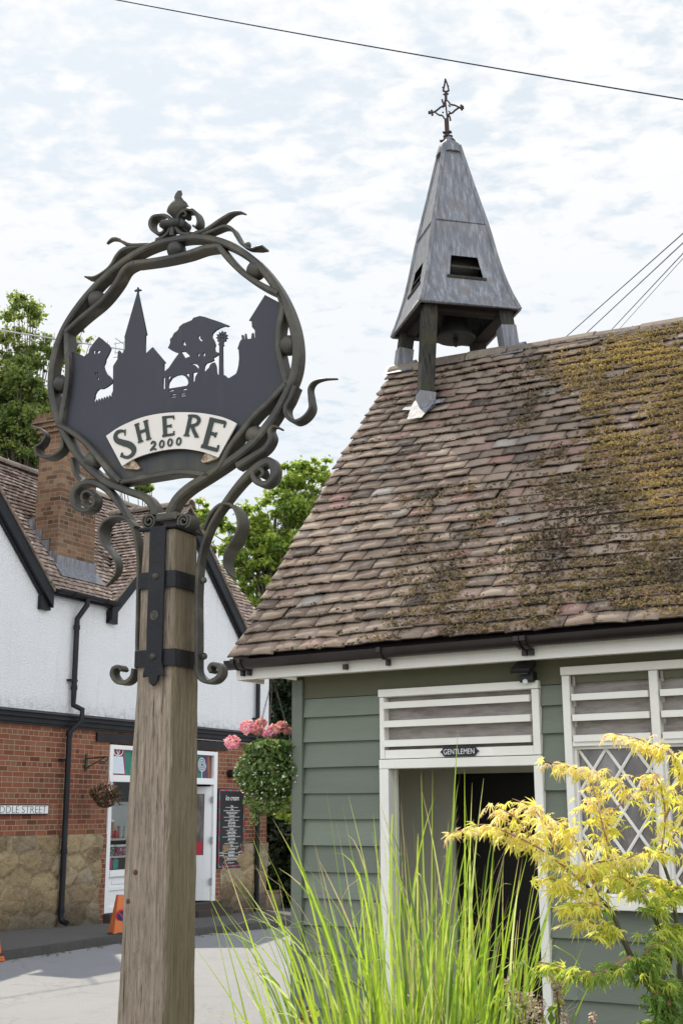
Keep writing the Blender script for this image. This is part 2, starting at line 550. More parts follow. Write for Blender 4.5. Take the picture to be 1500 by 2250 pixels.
def asphaltmat(name, a, b, sc=140):
    m = N(name); v = m.coord(); n1 = m.noise(v, sc, 3, .7); n2 = m.noise(v, .6, 6, .6); n3 = m.noise(v, 3.5, 5)
    c = m.mix(n2, a, b); c = m.mix(m.ramp(n1, [(.35, .5), (.7, 0)]), c, tuple(x * .55 for x in a))
    c = m.mix(m.ramp(n3, [(.55, 0), (.7, .2)]), c, tuple(x * .6 for x in a))
    vc = m.n('TexVoronoi', feature='DISTANCE_TO_EDGE', i={'Vector': m.mix(.5, v, m.n('TexNoise', i={'Vector': v, 'Scale': 2.0, 'Detail': 4}).outputs['Color'], 'ADD'), 'Scale': .45}).outputs['Distance']
    c = m.mix(m.math('MULTIPLY', m.ramp(vc, [(0, 1), (.006, 0)]), .22), c, tuple(x * .35 for x in a))
    return m.done(c, .9, normal=m.bump(n1, .6, .012), spec=.2)


M['road'] = asphaltmat('worn_pale_asphalt', (.34, .335, .33), (.42, .41, .40))
M['pavement'] = asphaltmat('grey_pavement_asphalt', (.15, .14, .13), (.19, .175, .16))
M['kerb'] = asphaltmat('dark_granite_kerb', (.085, .08, .075), (.13, .125, .115), 50)
M['soil'] = asphaltmat('dark_garden_soil', (.045, .032, .022), (.07, .05, .035), 30)
M['grassy'] = asphaltmat('rough_turf', (.05, .075, .025), (.08, .10, .04), 30)
M['step'] = paint('dark_brick_step', (.06, .045, .04), .8, .3, 12, .4)
M['cream_wall'] = paint('cream_interior_paint', (.74, .70, .60), .6, .06)
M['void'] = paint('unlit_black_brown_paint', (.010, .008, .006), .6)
M['mesh_grey'] = paint('grey_insect_mesh', (.33, .295, .275), .8, .22, 40, .3, (.13, .11, .10), .7, bscale=300, stretch=(.5, 1, 2.5))
M['shadow_paint'] = paint('dull_grey_slat_paint', (.40, .385, .35), .6, .08)


def glassmat(name, tint, rough=.06, alpha=.55):
    m = N(name)
    g = m.n('BsdfGlossy', i={'Color': (.85, .87, .9, 1), 'Roughness': rough}); t = m.n('BsdfTransparent', i={'Color': (*tint, 1)})
    fr = m.n('Fresnel', i={'IOR': 1.5}); f2 = m.math('MULTIPLY', fr.outputs[0], .7)
    mx = m.n('MixShader', i={0: f2}); m.t.links.new(t.outputs[0], mx.inputs[1]); m.t.links.new(g.outputs[0], mx.inputs[2])
    m.t.links.new(mx.outputs[0], m.out.inputs[0]); return m.m


M['glass'] = glassmat('clear_shop_glass', (.92, .93, .93))


def obscure():
    m = N('dusty_obscured_glass'); v = m.coord((1.6, 1, .5)); n = m.noise(v, 4, 6, .6)
    c = m.ramp(n, [(.3, (.07, .06, .056)), (.5, (.17, .15, .145)), (.7, (.34, .315, .305))])
    return m.done(c, .12, normal=m.bump(m.noise(m.coord(), 50, 3), .2, .003), spec=.6)


M['obscure'] = obscure()


def flatcol(name, c, rough=.6): return paint(name, c, rough, .06, 8, .05)


M['orange'] = flatcol('faded_orange_plastic', (.62, .16, .045), .5)
M['rubber'] = flatcol('dusty_black_rubber', (.05, .05, .04), .8)
M['blue'] = flatcol('dark_blue_sticker', (.02, .03, .10)); M['red'] = flatcol('red_sticker', (.45, .03, .05))
M['white_matt'] = flatcol('white_enamel', (.78, .78, .77), .45)
M['sign_black'] = flatcol('black_enamel', (.012, .012, .014), .4)
M['magenta'] = flatcol('magenta_card', (.45, .03, .14)); M['teal'] = flatcol('teal_card', (.02, .30, .22)); M['purple'] = flatcol('purple_card', (.14, .05, .16))
M['orange_card'] = flatcol('orange_card', (.55, .17, .07)); M['kraft'] = flatcol('brown_kraft_card', (.36, .20, .10)); M['pale_blue'] = flatcol('pale_sticker_vinyl', (.62, .68, .75))
M['shop_dark'] = flatcol('dim_shop_interior', (.10, .09, .085)); M['shelf_grey'] = flatcol('pale_shelf', (.45, .47, .46))
M['terracotta'] = flatcol('brown_plastic_basket', (.12, .045, .035)); M['chain'] = paint('galvanised_chain', (.16, .15, .13), .4, .2); M['green_iron'] = flatcol('dark_green_iron', (.03, .045, .025), .5)
M['cable'] = flatcol('black_cable_sheath', (.018, .022, .035), .5); M['cable_grey'] = flatcol('grey_phone_cable', (.10, .13, .16), .5)
M['alu'] = paint('dull_aluminium', (.42, .43, .42), .45)
M['bark'] = paint('grey_brown_bark', (.10, .085, .065), .9, .3, 10, .6)
M['twig'] = flatcol('olive_maple_bark', (.06, .055, .025), .6); M['red_twig'] = flatcol('pinkish_maple_shoots', (.30, .16, .10), .6)
M['steel'] = paint('hinge_steel', (.25, .25, .25), .35)
# ------------------------------------------------------------------ camera, sky, sun
cam = bpy.data.cameras.new('Camera'); camo = bpy.data.objects.new('Camera', cam); COL.objects.link(camo)
cam.sensor_fit = 'VERTICAL'; cam.sensor_height = 36; cam.sensor_width = 24; cam.lens = FPX / 2250 * 36
cam.clip_start = .05; cam.clip_end = 3000
camo.matrix_world = Matrix(((_X[0], _U[0], -_F[0], EYE[0]), (_X[1], _U[1], -_F[1], EYE[1]), (_X[2], _U[2], -_F[2], EYE[2]), (0, 0, 0, 1)))
SC.camera = camo
SUN = np.array([-.30, .95, 1.40]); SUN /= np.linalg.norm(SUN)
sl = bpy.data.lights.new('Sun', 'SUN'); so = bpy.data.objects.new('Sun', sl); COL.objects.link(so)
sl.energy = 5.0; sl.angle = R(.53); sl.color = (1, .93, .80)
so.rotation_euler = Vector(-SUN).to_track_quat('-Z', 'Y').to_euler(); so.location = (-5, 30, 40)

wd = bpy.data.worlds.new('World'); SC.world = wd; wd.use_nodes = True
t = wd.node_tree; t.nodes.clear()


def wn(typ, i=None, **kw):
    n = t.nodes.new('ShaderNode' + typ)
    for k, v in kw.items(): setattr(n, k, v)
    for k, v in (i or {}).items():
        if isinstance(v, bpy.types.NodeSocket): t.links.new(v, n.inputs[k])
        else: n.inputs[k].default_value = v
    return n


sky = wn('TexSky', sky_type='NISHITA', sun_disc=False, sun_elevation=math.asin(SUN[2]), sun_rotation=math.atan2(SUN[0], SUN[1]))
sky.air_density = 1.0; sky.dust_density = 2.2; sky.ozone_density = 1.0
tc = wn('TexCoord'); sp = wn('SeparateXYZ', {0: tc.outputs['Generated']})
zz = wn('Math', {0: sp.outputs[2], 1: .03}, operation='MAXIMUM'); zz = wn('Math', {0: zz.outputs[0], 1: .09}, operation='ADD')
px = wn('Math', {0: sp.outputs[0], 1: zz.outputs[0]}, operation='DIVIDE'); py = wn('Math', {0: sp.outputs[1], 1: zz.outputs[0]}, operation='DIVIDE')
cv = wn('CombineXYZ', {0: px.outputs[0], 1: py.outputs[0], 2: 0.0})
mp = wn('Mapping', {'Vector': cv.outputs[0], 'Rotation': (0, 0, R(28)), 'Scale': (1.0, 1.25, 1), 'Location': (3.1, 1.7, 0)})
n1 = wn('TexNoise', {'Vector': mp.outputs[0], 'Scale': 1.15, 'Detail': 6.0, 'Roughness': .55})
n2 = wn('TexNoise', {'Vector': mp.outputs[0], 'Scale': 14.0, 'Detail': 6.0, 'Roughness': .55, 'Distortion': .25})
n3 = wn('TexNoise', {'Vector': mp.outputs[0], 'Scale': 30.0, 'Detail': 5.0, 'Roughness': .6})
a = wn('Math', {0: n1.outputs['Fac'], 1: .75}, operation='MULTIPLY')
b = wn('Math', {0: n2.outputs['Fac'], 1: .90}, operation='MULTIPLY')
c = wn('Math', {0: n3.outputs['Fac'], 1: .35}, operation='MULTIPLY')
s1 = wn('Math', {0: a.outputs[0], 1: b.outputs[0]}, operation='ADD'); s2 = wn('Math', {0: s1.outputs[0], 1: c.outputs[0]}, operation='ADD')
cl = wn('MapRange', {0: s2.outputs[0], 1: .78, 2: 1.03, 3: .45, 4: 1.0}, interpolation_type='SMOOTHSTEP')
hz = wn('MapRange', {0: sp.outputs[2], 1: .0, 2: .30, 3: .45, 4: .0})
thin = wn('MapRange', {0: sp.outputs[2], 1: .22, 2: .50, 3: .62, 4: 1.0}); cl2 = wn('Math', {0: cl.outputs[0], 1: thin.outputs[0]}, operation='MULTIPLY')
fac = wn('Math', {0: cl2.outputs[0], 1: hz.outputs[0]}, operation='MAXIMUM')
haze = wn('MixRGB', {0: .72, 2: (6.0, 7.7, 8.9, 1)}); t.links.new(sky.outputs[0], haze.inputs[1])
# thick veil of bright, high cloud over a pale blue sky
mixn = wn('MixRGB', {2: (10.1, 10.15, 10.25, 1)}); t.links.new(fac.outputs[0], mixn.inputs[0]); t.links.new(haze.outputs[0], mixn.inputs[1])
# unseen sky behind the camera brightened as added fill for shaded walls
opp = wn('MapRange', {0: sp.outputs[1], 1: .35, 2: -.6, 3: 1.0, 4: 2.0}, interpolation_type='SMOOTHSTEP')
# out-of-view overhead sky darkened so sunlight stands out on upward faces
zen = wn('MapRange', {0: sp.outputs[2], 1: .66, 2: .90, 3: 0.0, 4: 1.0}, interpolation_type='SMOOTHSTEP')
mz = wn('MixRGB', {}); t.links.new(zen.outputs[0], mz.inputs[0]); t.links.new(mixn.outputs[0], mz.inputs[1]); mz.inputs[2].default_value = (1.6, 2.5, 4.2, 1)
mixn = mz
br = wn('MixRGB', {0: 1.0, 1: mixn.outputs[0]}, blend_type='MULTIPLY'); t.links.new(opp.outputs[0], br.inputs[2])
bg = wn('Background', {0: br.outputs[0], 1: .100}); ow = wn('OutputWorld'); t.links.new(bg.outputs[0], ow.inputs[0])
SC.view_settings.view_transform = 'Standard'; SC.view_settings.look = 'None'; SC.view_settings.exposure = 0; SC.view_settings.gamma = 1
SC.render.engine = 'CYCLES'
SC.cycles.max_bounces = 8; SC.cycles.transparent_max_bounces = 12
SC.cycles.use_denoising = True

# ------------------------------------------------------------------ ground


def street_z(s): return -.03 * max(0.0, s)


def strip(name, n0, n1, dz, mat, s0=-60, s1=70, bevel=0, solid=0.0, step=2.0):
    """street sheet in the shop frame between offsets n0..n1 in front of the shop wall"""
    xs = sorted(set([s0, 0.0, s1] + list(np.arange(-20, 30, step)))); V = []; F = []
    for x in xs:
        for n in (n0, n1): V.append((x, -n, street_z(x) + dz))
    for i in range(len(xs) - 1): F.append((2 * i, 2 * i + 1, 2 * i + 3, 2 * i + 2))
    mb = MB(); mb.add(V, F)
    if solid:
        k = len(xs); V2 = [(v[0], v[1], v[2] - solid) for v in V]
        for i in range(k - 1):
            a, b = 2 * i + 1, 2 * i + 3
            mb.add([V[a], V[b], V2[b], V2[a]], [(0, 1, 2, 3)])
            a, b = 2 * i, 2 * i + 2
            mb.add([V[a], V[b], V2[b], V2[a]], [(0, 1, 2, 3)])
    o = mb.build(name, mat)
    o.location = SHOP.w((0, 0, 0)); o.rotation_euler = (0, 0, SHOP.a); o['kind'] = 'structure'
    return o


gm = MB(); gm.add([(-900, -900, -3.2), (900, -900, -3.2), (900, 900, -3.2), (-900, 900, -3.2)], [(0, 1, 2, 3)])
g = gm.build('terrain', M['grassy']); g['kind'] = 'structure'
strip('road', 1.9, 70, -.09, M['road'], -90, 90)
strip('ground', -90, -.5, -.02, M['grassy'], -90, 90)
strip('pavement', -.55, 1.82, 0.0, M['pavement'])
strip('kerb', 1.82, 1.95, .004, M['kerb'], solid=.1)
# planted bed in front of the cabin
bed = MB()
bp = [CAB.w((x, y, 0))[:2] for x, y in ((-1.1, -.15), (5, -.15), (5, -4.2), (1.2, -4.2), (-.6, -3.2), (-1.1, -1.6))]
bed.add([(p[0], p[1], -.02) for p in bp] + [(p[0], p[1], -.12) for p in bp], [tuple(range(6))] + [(i, (i + 1) % 6, (i + 1) % 6 + 6, i + 6) for i in range(6)])
b_ = bed.build('flower_bed', M['soil']); b_['kind'] = 'structure'
lt = MB()  # fallen leaf litter along the kerb foot
litV = []; litF = []
for i in range(260):
    x = random.uniform(-4, 7); n = 1.97 + abs(random.gauss(0, .10)); s = random.uniform(.012, .03); q = random.uniform(0, 6.3)
    ce = np.array([x, -n, street_z(x) - .083]); u = np.array([math.cos(q), math.sin(q), 0]) * s; v = np.array([-math.sin(q), math.cos(q), .3]) * s * .6
    lt.add([ce - u, ce - v, ce + u, ce + v], [(0, 1, 2, 3)])
lo = lt.build('leaf_litter', leafmat('brown_leaf_litter', [(0, (.05, .03, .02)), (1, (.16, .10, .05))], .1))
lo.location = SHOP.w((0, 0, 0)); lo.rotation_euler = (0, 0, SHOP.a)
tag(lo, 'brown leaf litter lying in the gutter along the kerb', 'leaf litter', kind='stuff')

# ------------------------------------------------------------------ tiles


def tiles(e0, xd, up, nr, L, rows, gauge, tw, lift, th, mask=None, seed=1, wave=.008, jit=.004, x0=0.0, tilt=.004, clampx=True, sag=None):
    """hand-made plain tiles on a slope: every tile its own warped slab; returns V, F, rnd"""
    g = np.random.default_rng(seed); e0, xd, up, nr = [np.array(q, float) for q in (e0, xd, up, nr)]
    X = []; Rr = []
    for r in range(rows):
        off = (-.5 * tw if r % 2 else 0) + g.normal(0, .012)
        k = int(L / tw) + 2; xs = off + np.arange(k) * tw
        X.append(xs); Rr.append(np.full(k, r))
    X = np.concatenate(X); Rr = np.concatenate(Rr)
    keep = (X > -tw * .9) & (X < L - tw * .1)
    if mask is not None: keep &= mask(X + tw / 2 + x0, (Rr + .5) * gauge)
    X = X[keep]; Rr = Rr[keep]; n = len(X)
    U = np.tile(np.linspace(0, 1, 4), 3); Vv = np.repeat([0, .55, 1.22], 4)
    w = tw - .004 + g.normal(0, .0015, n)
    yl = g.normal(0, jit, n); sk = g.normal(0, jit * .8, n); h0 = g.normal(0, tilt * .6, n); hu = g.normal(0, tilt, n); cam_ = g.normal(.003, .0025, n); dr = g.normal(0, .0025, (n, 4))
    px = X[:, None] + U[None] * w[:, None]
    if clampx: px = np.maximum(px, g.normal(0, .006, n)[:, None])
    ro = Rr[:, None] * gauge + Vv[None] * gauge + np.where(Vv[None] == 0, yl[:, None] + sk[:, None] * (U[None] - .5) * 2, 0)
    hh = lift * (1 - Vv[None] * .72) + np.abs(h0)[:, None] * (1 - Vv[None] * .5) + hu[:, None] * (U[None] - .5) * (1 - Vv[None] * .6) - cam_[:, None] * (2 * U[None] - 1) ** 2
    hh[:, :4] += dr
    gx = X[:, None] + x0
    wv = wave * (np.sin(gx * 1.7 + Rr[:, None] * .23) + .6 * np.sin(gx * 3.9 - Rr[:, None] * .41 + 1.3) + .5 * np.sin(gx * 7.3 + Rr[:, None] * .9))
    top = np.stack([px, ro, hh + wv], -1)                          # n,12,3
    lo_ = top[:, :4].copy(); lo_[..., 2] -= th
    si = top[:, [4, 7, 8, 11]].copy(); si[..., 2] -= th
    P = np.concatenate([top, lo_, si], 1)                          # n,20,3
    W = e0 + P[..., 0:1] * xd + P[..., 1:2] * up + P[..., 2:3] * nr
    if sag is not None: W[..., 2] -= sag(P[..., 0] + x0, P[..., 1])
    q = [(i + 4 * j, i + 1 + 4 * j, i + 5 + 4 * j, i + 4 + 4 * j) for j in range(2) for i in range(3)]
    q += [(12 + i, 13 + i, i + 1, i) for i in range(3)]
    q += [(12, 0, 4, 16), (16, 4, 8, 18), (3, 15, 17, 7), (7, 17, 19, 11)]
    q = np.array(q); F = (q[None] + (np.arange(n) * 20)[:, None, None]).reshape(-1, 4)
    rnd = np.repeat((.04 + .96 * g.random(n))[:, None], len(q), 1); rnd[:, 6:9] *= .06; rnd[:, 9:] *= .3; rnd = rnd.ravel()   # edges coloured dark to stand for the shadow line under each course
    return W.reshape(-1, 3), F, rnd


def merge(parts):
    Vs = []; Fs = []; Rs = []; k = 0
    for V, F, r in parts:
        Vs.append(V); Fs.append(F + k); Rs.append(r); k += len(V)
    return np.concatenate(Vs), np.concatenate(Fs), np.concatenate(Rs)


def np_obj(name, VFR, mat, th, parent=None, smooth=False, label=None):
    V, F, r = VFR
    me = np_mesh(name, V - th.base, [F], r, smooth); me.materials.append(mat)
    return link(me, name, parent if parent is not None else th.o, label=label)


def half_round(mb, a, b, rad, seg=8, down=False, up=(0, 0, 1), th=.012, arc=(0, 180)):
    """half-round tile or gutter between a and b"""
    a = np.array(a, float); b = np.array(b, float); d = (b - a) / np.linalg.norm(b - a)
    s = np.cross(d, up); s /= np.linalg.norm(s); u = np.cross(s, d); sg = -1 if down else 1
    V = []
    for p in (a, b):
        for rr in (rad, rad - th):
            for k in range(seg + 1):
                q = R(arc[0] + (arc[1] - arc[0]) * k / seg)
                V.append(p + s * math.cos(q) * rr + u * math.sin(q) * rr * sg)
    m = seg + 1; F = []
    for k in range(seg):
        F += [(k, k + 1, 2 * m + k + 1, 2 * m + k), (m + k, 3 * m + k, 3 * m + k + 1, m + k + 1), (k, m + k, m + k + 1, k + 1), (2 * m + k, 2 * m + k + 1, 3 * m + k + 1, 3 * m + k)]
    F += [(0, 2 * m, 3 * m, m), (seg, m + seg, 3 * m + seg, 2 * m + seg)]
    mb.add(V, F)


# ------------------------------------------------------------------ shop
S = SHOP
shop = Thing('shop_building', 'white roughcast shop over red brick with tiled gables, across the road behind the wooden signpost', 'building', SHOP)
EZ, EY, PIT = 4.88, -.12, 50.0
XR = S.pt(590, 1600)[0]
GX, GH, GW = 4.15, 6.95, 2.04         # right gable: apex x, apex z, half width
GL = -1.47                            # left gable apex x
ZB0, ZB1 = 2.845, 3.036


def gz(x, gx): return GH - abs(x - gx) * (GH - 4.93) / GW


WL = S.pt(240, 1700)[0]; WR = S.pt(478, 1651)[0]; WT = S.pt(240, 1635.5)[1]
up_poly = [(-8, ZB1), (XR, ZB1), (XR, 4.93), (GX + GW, 4.93), (GX, GH), (GX - GW, 4.93), (GL + GW, 4.93), (GL, GH), (GL - GW, 4.93), (-8, 4.93)]
mb = MB(); mb.prism(up_poly, 0, .3); mb.prismx([(0.3, ZB1), (4.1, ZB1), (4.1, 4.9), (2.0, 7.25), (.3, 5.2)], XR - .3, XR); mb.box(-8, XR, 4.1, 4.3, -.3, 4.9)
mb.build('roughcast_wall', M['render'], shop)
mb = MB(); SZ = 1.27; SR = 1.02
mb.box(-8, WL, .01, .3, SZ, ZB0); mb.box(WR, XR - .02, .01, .3, SR, ZB0); mb.box(WL, WR, .01, .3, WT + .02, ZB0)
# brick quoins beside the shopfront, toothed into the stone
for k in range(17):
    z0 = -.12 + k * .082
    if z0 < SZ: mb.box(WL - (.235 if k % 3 == 1 else .13), WL, -.006, .3, z0, min(z0 + .08, SZ))
    if z0 < SR: mb.box(WR, WR + (.3 if k % 3 == 1 else .16), -.006, .3, z0 - .12, min(z0 - .04, SR))
mb.box(XR - .3, XR - .02, .3, 4.1, -.3, ZB0)
mb.build('brick_wall', M['brick'], shop)


def rubble(x0, x1, z0, z1, yb, seed):
    g = np.random.default_rng(seed); nx = int((x1 - x0) / .028) + 1; nz = int((z1 - z0) / .028) + 1
    xs = np.linspace(x0, x1, nx); zs = np.linspace(z0, z1, nz); XX, ZZ = np.meshgrid(xs, zs)
    rowh = .26; pts = []
    for j in range(int((z1 - z0) / rowh) + 2):
        x = x0 - g.uniform(0, .5)
        while x < x1 + .5:
            w = g.uniform(.28, .75); pts.append((x + w / 2, z0 + (j + .5) * rowh + g.normal(0, .05), g.uniform(-.03, .03), w)); x += w
    pts = np.array(pts); D = ((XX[..., None] - pts[:, 0]) / 1.7) ** 2 + ((ZZ[..., None] - pts[:, 1])) ** 2
    o = np.argsort(D, -1)[..., :2]; d0 = np.sqrt(np.take_along_axis(D, o[..., :1], -1))[..., 0]; d1 = np.sqrt(np.take_along_axis(D, o[..., 1:2], -1))[..., 0]
    edge = np.clip((d1 - d0) / .05, 0, 1); h = pts[o[..., 0], 2] + .035 * edge + g.normal(0, .006, XX.shape)
    foot = np.clip((.35 - (ZZ - z0)) / .35, 0, 1) * .07 * (0.5 + np.sin(XX * 9) * .5)
    Y = yb - h - foot; Y[:, 0] = yb; Y[:, -1] = yb
    V = np.stack([XX, Y, ZZ], -1).reshape(-1, 3)
    idx = np.arange(nx * nz).reshape(nz, nx); F = np.stack([idx[:-1, :-1], idx[:-1, 1:], idx[1:, 1:], idx[1:, :-1]], -1).reshape(-1, 4)
    sid = g.random(len(pts)) * .85 + .15; tone = np.where(edge > .55, sid[o[..., 0]], .02)
    return V, F, tone[:-1, :-1].ravel()


np_obj('stone_base', merge([rubble(-8, WL - .13, -.3, SZ, 0.0, 3), rubble(WR + .16, XR - .03, -.45, SR, 0.0, 5)]), M['stone'], shop)
mb = MB()
mb.box(-8, XR - .01, -.05, -.002, ZB0 + .002, ZB0 + .03); mb.box(-8, XR - .01, -.075, -.002, ZB0 + .032, ZB0 + .10); mb.box(-8, XR - .01, -.12, -.002, ZB0 + .102, ZB0 + .13)
mb.box(-8, XR - .01, -.10, -.002, ZB0 + .132, ZB0 + .165); mb.prismx([(-.135, ZB0 + .167), (-.002, ZB0 + .167), (-.002, ZB1 + .03), (-.03, ZB1 + .01), (-.13, ZB0 + .18)], -8, XR - .01)
mb.build('fascia_beam', M['black_paint'], shop)
mb = MB(); mb.box(WL - .36, WR + .3, -.03, .28, WT + .035, WT + .17); mb.build('lintel', M['black_paint'], shop)
# tiled roof
up = np.array([0, math.cos(R(PIT)), math.sin(R(PIT))]); nr = np.array([0, -math.sin(R(PIT)), math.cos(R(PIT))])
RL = (2.0 - EY) / math.cos(R(PIT)); rows = int(RL / .104)


def main_mask(x, r):
    z = EZ + r * up[2]; y = EY + r * up[1]; ok = np.ones(len(x), bool)
    for gx in (GX, GL): ok &= ~((np.abs(x - gx) < GW + .1) & (z < GH - np.abs(x - gx) * .99 + .02))
    ok &= ~((x > CX0 + .05) & (x < CX1 - .05) & (y > CY0 + .05) & (y < CY1 - .05))
    return ok


CX0, CX1, CY0 = 1.13, 2.07, .30
CY1 = S.ptx(90, 1100, CX0)[0]; CY1 = min(max(CY1, .8), 1.5)
parts = [tiles((-4, EY, EZ), (1, 0, 0), up, nr, XR + 4 + .1, rows, .104, .17, .026, .014, main_mask, 21, x0=-4.0, clampx=False)]
gp = math.atan2(GH - 4.93, GW); L2 = GW / math.cos(gp) + .15
for gx in (GX, GL):
    for sg in (-1, 1):
        u2 = np.array([-sg * math.cos(gp), 0, math.sin(gp)]); n2_ = np.array([sg * math.sin(gp), 0, math.cos(gp)])
        e0 = np.array([gx + sg * (GW + .1), -.16, 4.93 - .1])

        def gm_(y, r, e0=e0, u2=u2): return (e0[2] + r * u2[2]) > (EZ + (y - EY) * math.tan(R(PIT))) - .06
        parts.append(tiles(e0, (0, 1, 0), u2, n2_, 1.95, int(L2 / .104), .104, .17, .026, .014, gm_, 30 + sg, x0=-.16, clampx=True))
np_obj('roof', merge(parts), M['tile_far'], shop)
mb = MB(); mb.prismx([(.31, EZ + .30), (2.0, 7.34), (4.2, EZ - .02)], -8, XR + .02)
for gx in (GX, GL):
    mb.prism([(gx - GW - .05, 4.88), (gx + GW + .05, 4.88), (gx, GH - .03)], .31, 1.7)
mb.build('roof_deck', M['dark_timber'], shop)
mb = MB()
zr = EZ + RL * up[2]
x = -5.0
while x < XR:
    half_round(mb, (x, 2.0, zr - .03 + random.gauss(0, .006)), (x + .40, 2.0, zr - .03 + random.gauss(0, .006)), .115); x += .41
mb.build('ridge_tile_row', M['ridge'], shop)
for gx in (GX, GL):
    y = -.18; mb = MB()
    while y < 1.7: half_round(mb, (gx, y, GH + .0), (gx, y + .4, GH + .0 + random.gauss(0, .005)), .115); y += .41
    mb.build('ridge_tile_row', M['ridge'], shop)
for gx in (GX, GL):
    for sg in (-1, 1):
        mb = MB(); fx = gx + sg * (GW + .06); k = (GH - 4.93) / GW; zf = 4.93 - .06 * k; ax = gx
        mb.prism([(fx, zf - .03), (fx, zf - .27), (ax, GH - .27), (ax, GH - .03)], -.13, -.08)
        mb.prism([(fx, zf - .20), (fx, zf - .30), (ax, GH - .30), (ax, GH - .20)], -.075, -.01)
        mb.box(min(fx, fx - sg * .22), max(fx, fx - sg * .22), -.075, 0, zf - .31, zf - .10)
        mb.build('bargeboard', M['black_paint'], shop, bevel=.006)
        mb = MB(); mb.prism([(fx, zf + .03), (fx, zf - .025), (ax, GH - .025), (ax, GH + .03)], -.15, -.06); mb.build('verge_undercloak', M['dark_timber'] if 0 else M['ridge'], shop)
mb = MB(); gx0, gx1 = GL + GW + .08, GX - GW + .02
half_round(mb, (gx0, -.17, 4.90), (gx1, -.17, 4.89), .065, down=True); mb.box(gx0, gx1, -.11, -.07, 4.80, 4.93)
for xx in (gx0 + .35, gx1 - .35): half_round(mb, (xx, -.17, 4.90), (xx + .05, -.17, 4.90), .075, down=True)
mb.build('gutter', M['black_paint'], shop, auto=40); mb = MB(); half_round(mb, (GX + GW + .08, -.17, 4.90), (XR + .05, -.17, 4.89), .065, down=True)
mb.build('gutter', M['black_paint'], shop, auto=40)
# downpipes
px_ = S.pt(171, 1344, -.07)[0]; pxl = S.pt(146, 1740, -.09)[0]; gxx = S.pt(193, 1302, -.17)[0]
mb = MB(); P = [(gxx, -.17, 4.84), (gxx, -.17, 4.74), (px_, -.07, 4.52), (px_, -.07, 4.35), (px_, -.07, 3.35), (px_, -.07, 3.19), (px_ + .06, -.2, 3.12), (px_ + .06, -.2, 2.95), (pxl, -.1, 2.78), (pxl, -.1, 2.6), (pxl, -.1, .12), (pxl, -.12, .05), (pxl + .0, -.22, .02)]
mb.tube(P, .043, 10)
for z in (4.35, 3.42, 2.72, 1.0, .16): mb.tube([(px_ if z > 3 else pxl, -.07 if z > 3 else -.1, z), (px_ if z > 3 else pxl, -.07 if z > 3 else -.1, z + .07)], .052, 10)
for z in (3.55, 2.35): mb.box((px_ if z > 3 else pxl) - .11, (px_ if z > 3 else pxl) + .06, -.09, -.01, z, z + .03)
mb.build('downpipe', M['black_paint'], shop, auto=40)
pr = S.pt(565, 1700, -.07)[0]
mb = MB(); mb.tube([(pr, -.17, 4.84), (pr, -.07, 4.6), (pr, -.07, 3.2), (pr, -.17, 3.1), (pr, -.17, 2.9), (pr, -.09, 2.75), (pr, -.09, -.18)], .043, 10)
for z in (4.2, 3.3, 2.4, 1.6): mb.box(pr - .10, pr + .06, -.085, -.01, z, z + .03)
mb.build('downpipe', M['black_paint'], shop, auto=40)
# chimney
mb = MB(); zt = 7.92
mb.prism([(CX0, 5.3), (CX1, 5.3), (CX1 - .03, 6.6), (CX1 - .07, zt), (CX0 + .07, zt), (CX0 + .03, 6.6)], CY0, CY1)
for i, e in enumerate((.04, .075, .11)): mb.box(CX0 + .05 - e, CX1 - .05 + e, CY0 - e, CY1 + e, zt - .30 + i * .078, zt - .225 + i * .078)
mb.box(CX0 - .02, CX1 + .02, CY0 - .06, CY1 + .06, zt - .066, zt + .02)
ch = mb.build('chimney', M['brick_old'], shop)
mb = MB()
for xx in (CX0 + .28, CX1 - .28): mb.lathe([(.12, 0), (.11, .3), (.13, .32), (.13, .38), (.10, .38)], (xx, (CY0 + CY1) / 2, zt + .0), 14)
mb.build('chimney_pot', M['ridge'], shop, parent=ch, auto=40)
mb = MB(); zc = EZ + (CY0 - EY) * math.tan(R(PIT))
mb.prism([(CX0 - .02, zc - .02), (CX1 + .02, zc - .02), (CX1 + .01, zc + .17), (CX0 - .01, zc + .17)], CY0 - .03, CY0 - .004)
mb.add([(CX0 - .08, CY0 - .2, zc - .19), (CX1 + .08, CY0 - .2, zc - .19), (CX1 + .06, CY0 - .02, zc + .03), (CX0 - .06, CY0 - .02, zc + .03)], [(0, 1, 2, 3)])
for k in range(4):
    y = CY0 + k * .16; z = EZ + (y - EY) * math.tan(R(PIT)); mb.box(CX0 - .014, CX0 - .003, y, y + .16, z - .1, z + .24); mb.box(CX1 + .003, CX1 + .014, y, y + .16, z - .1, z + .24)
mb.build('lead_flashing', M['lead'], shop, parent=ch)
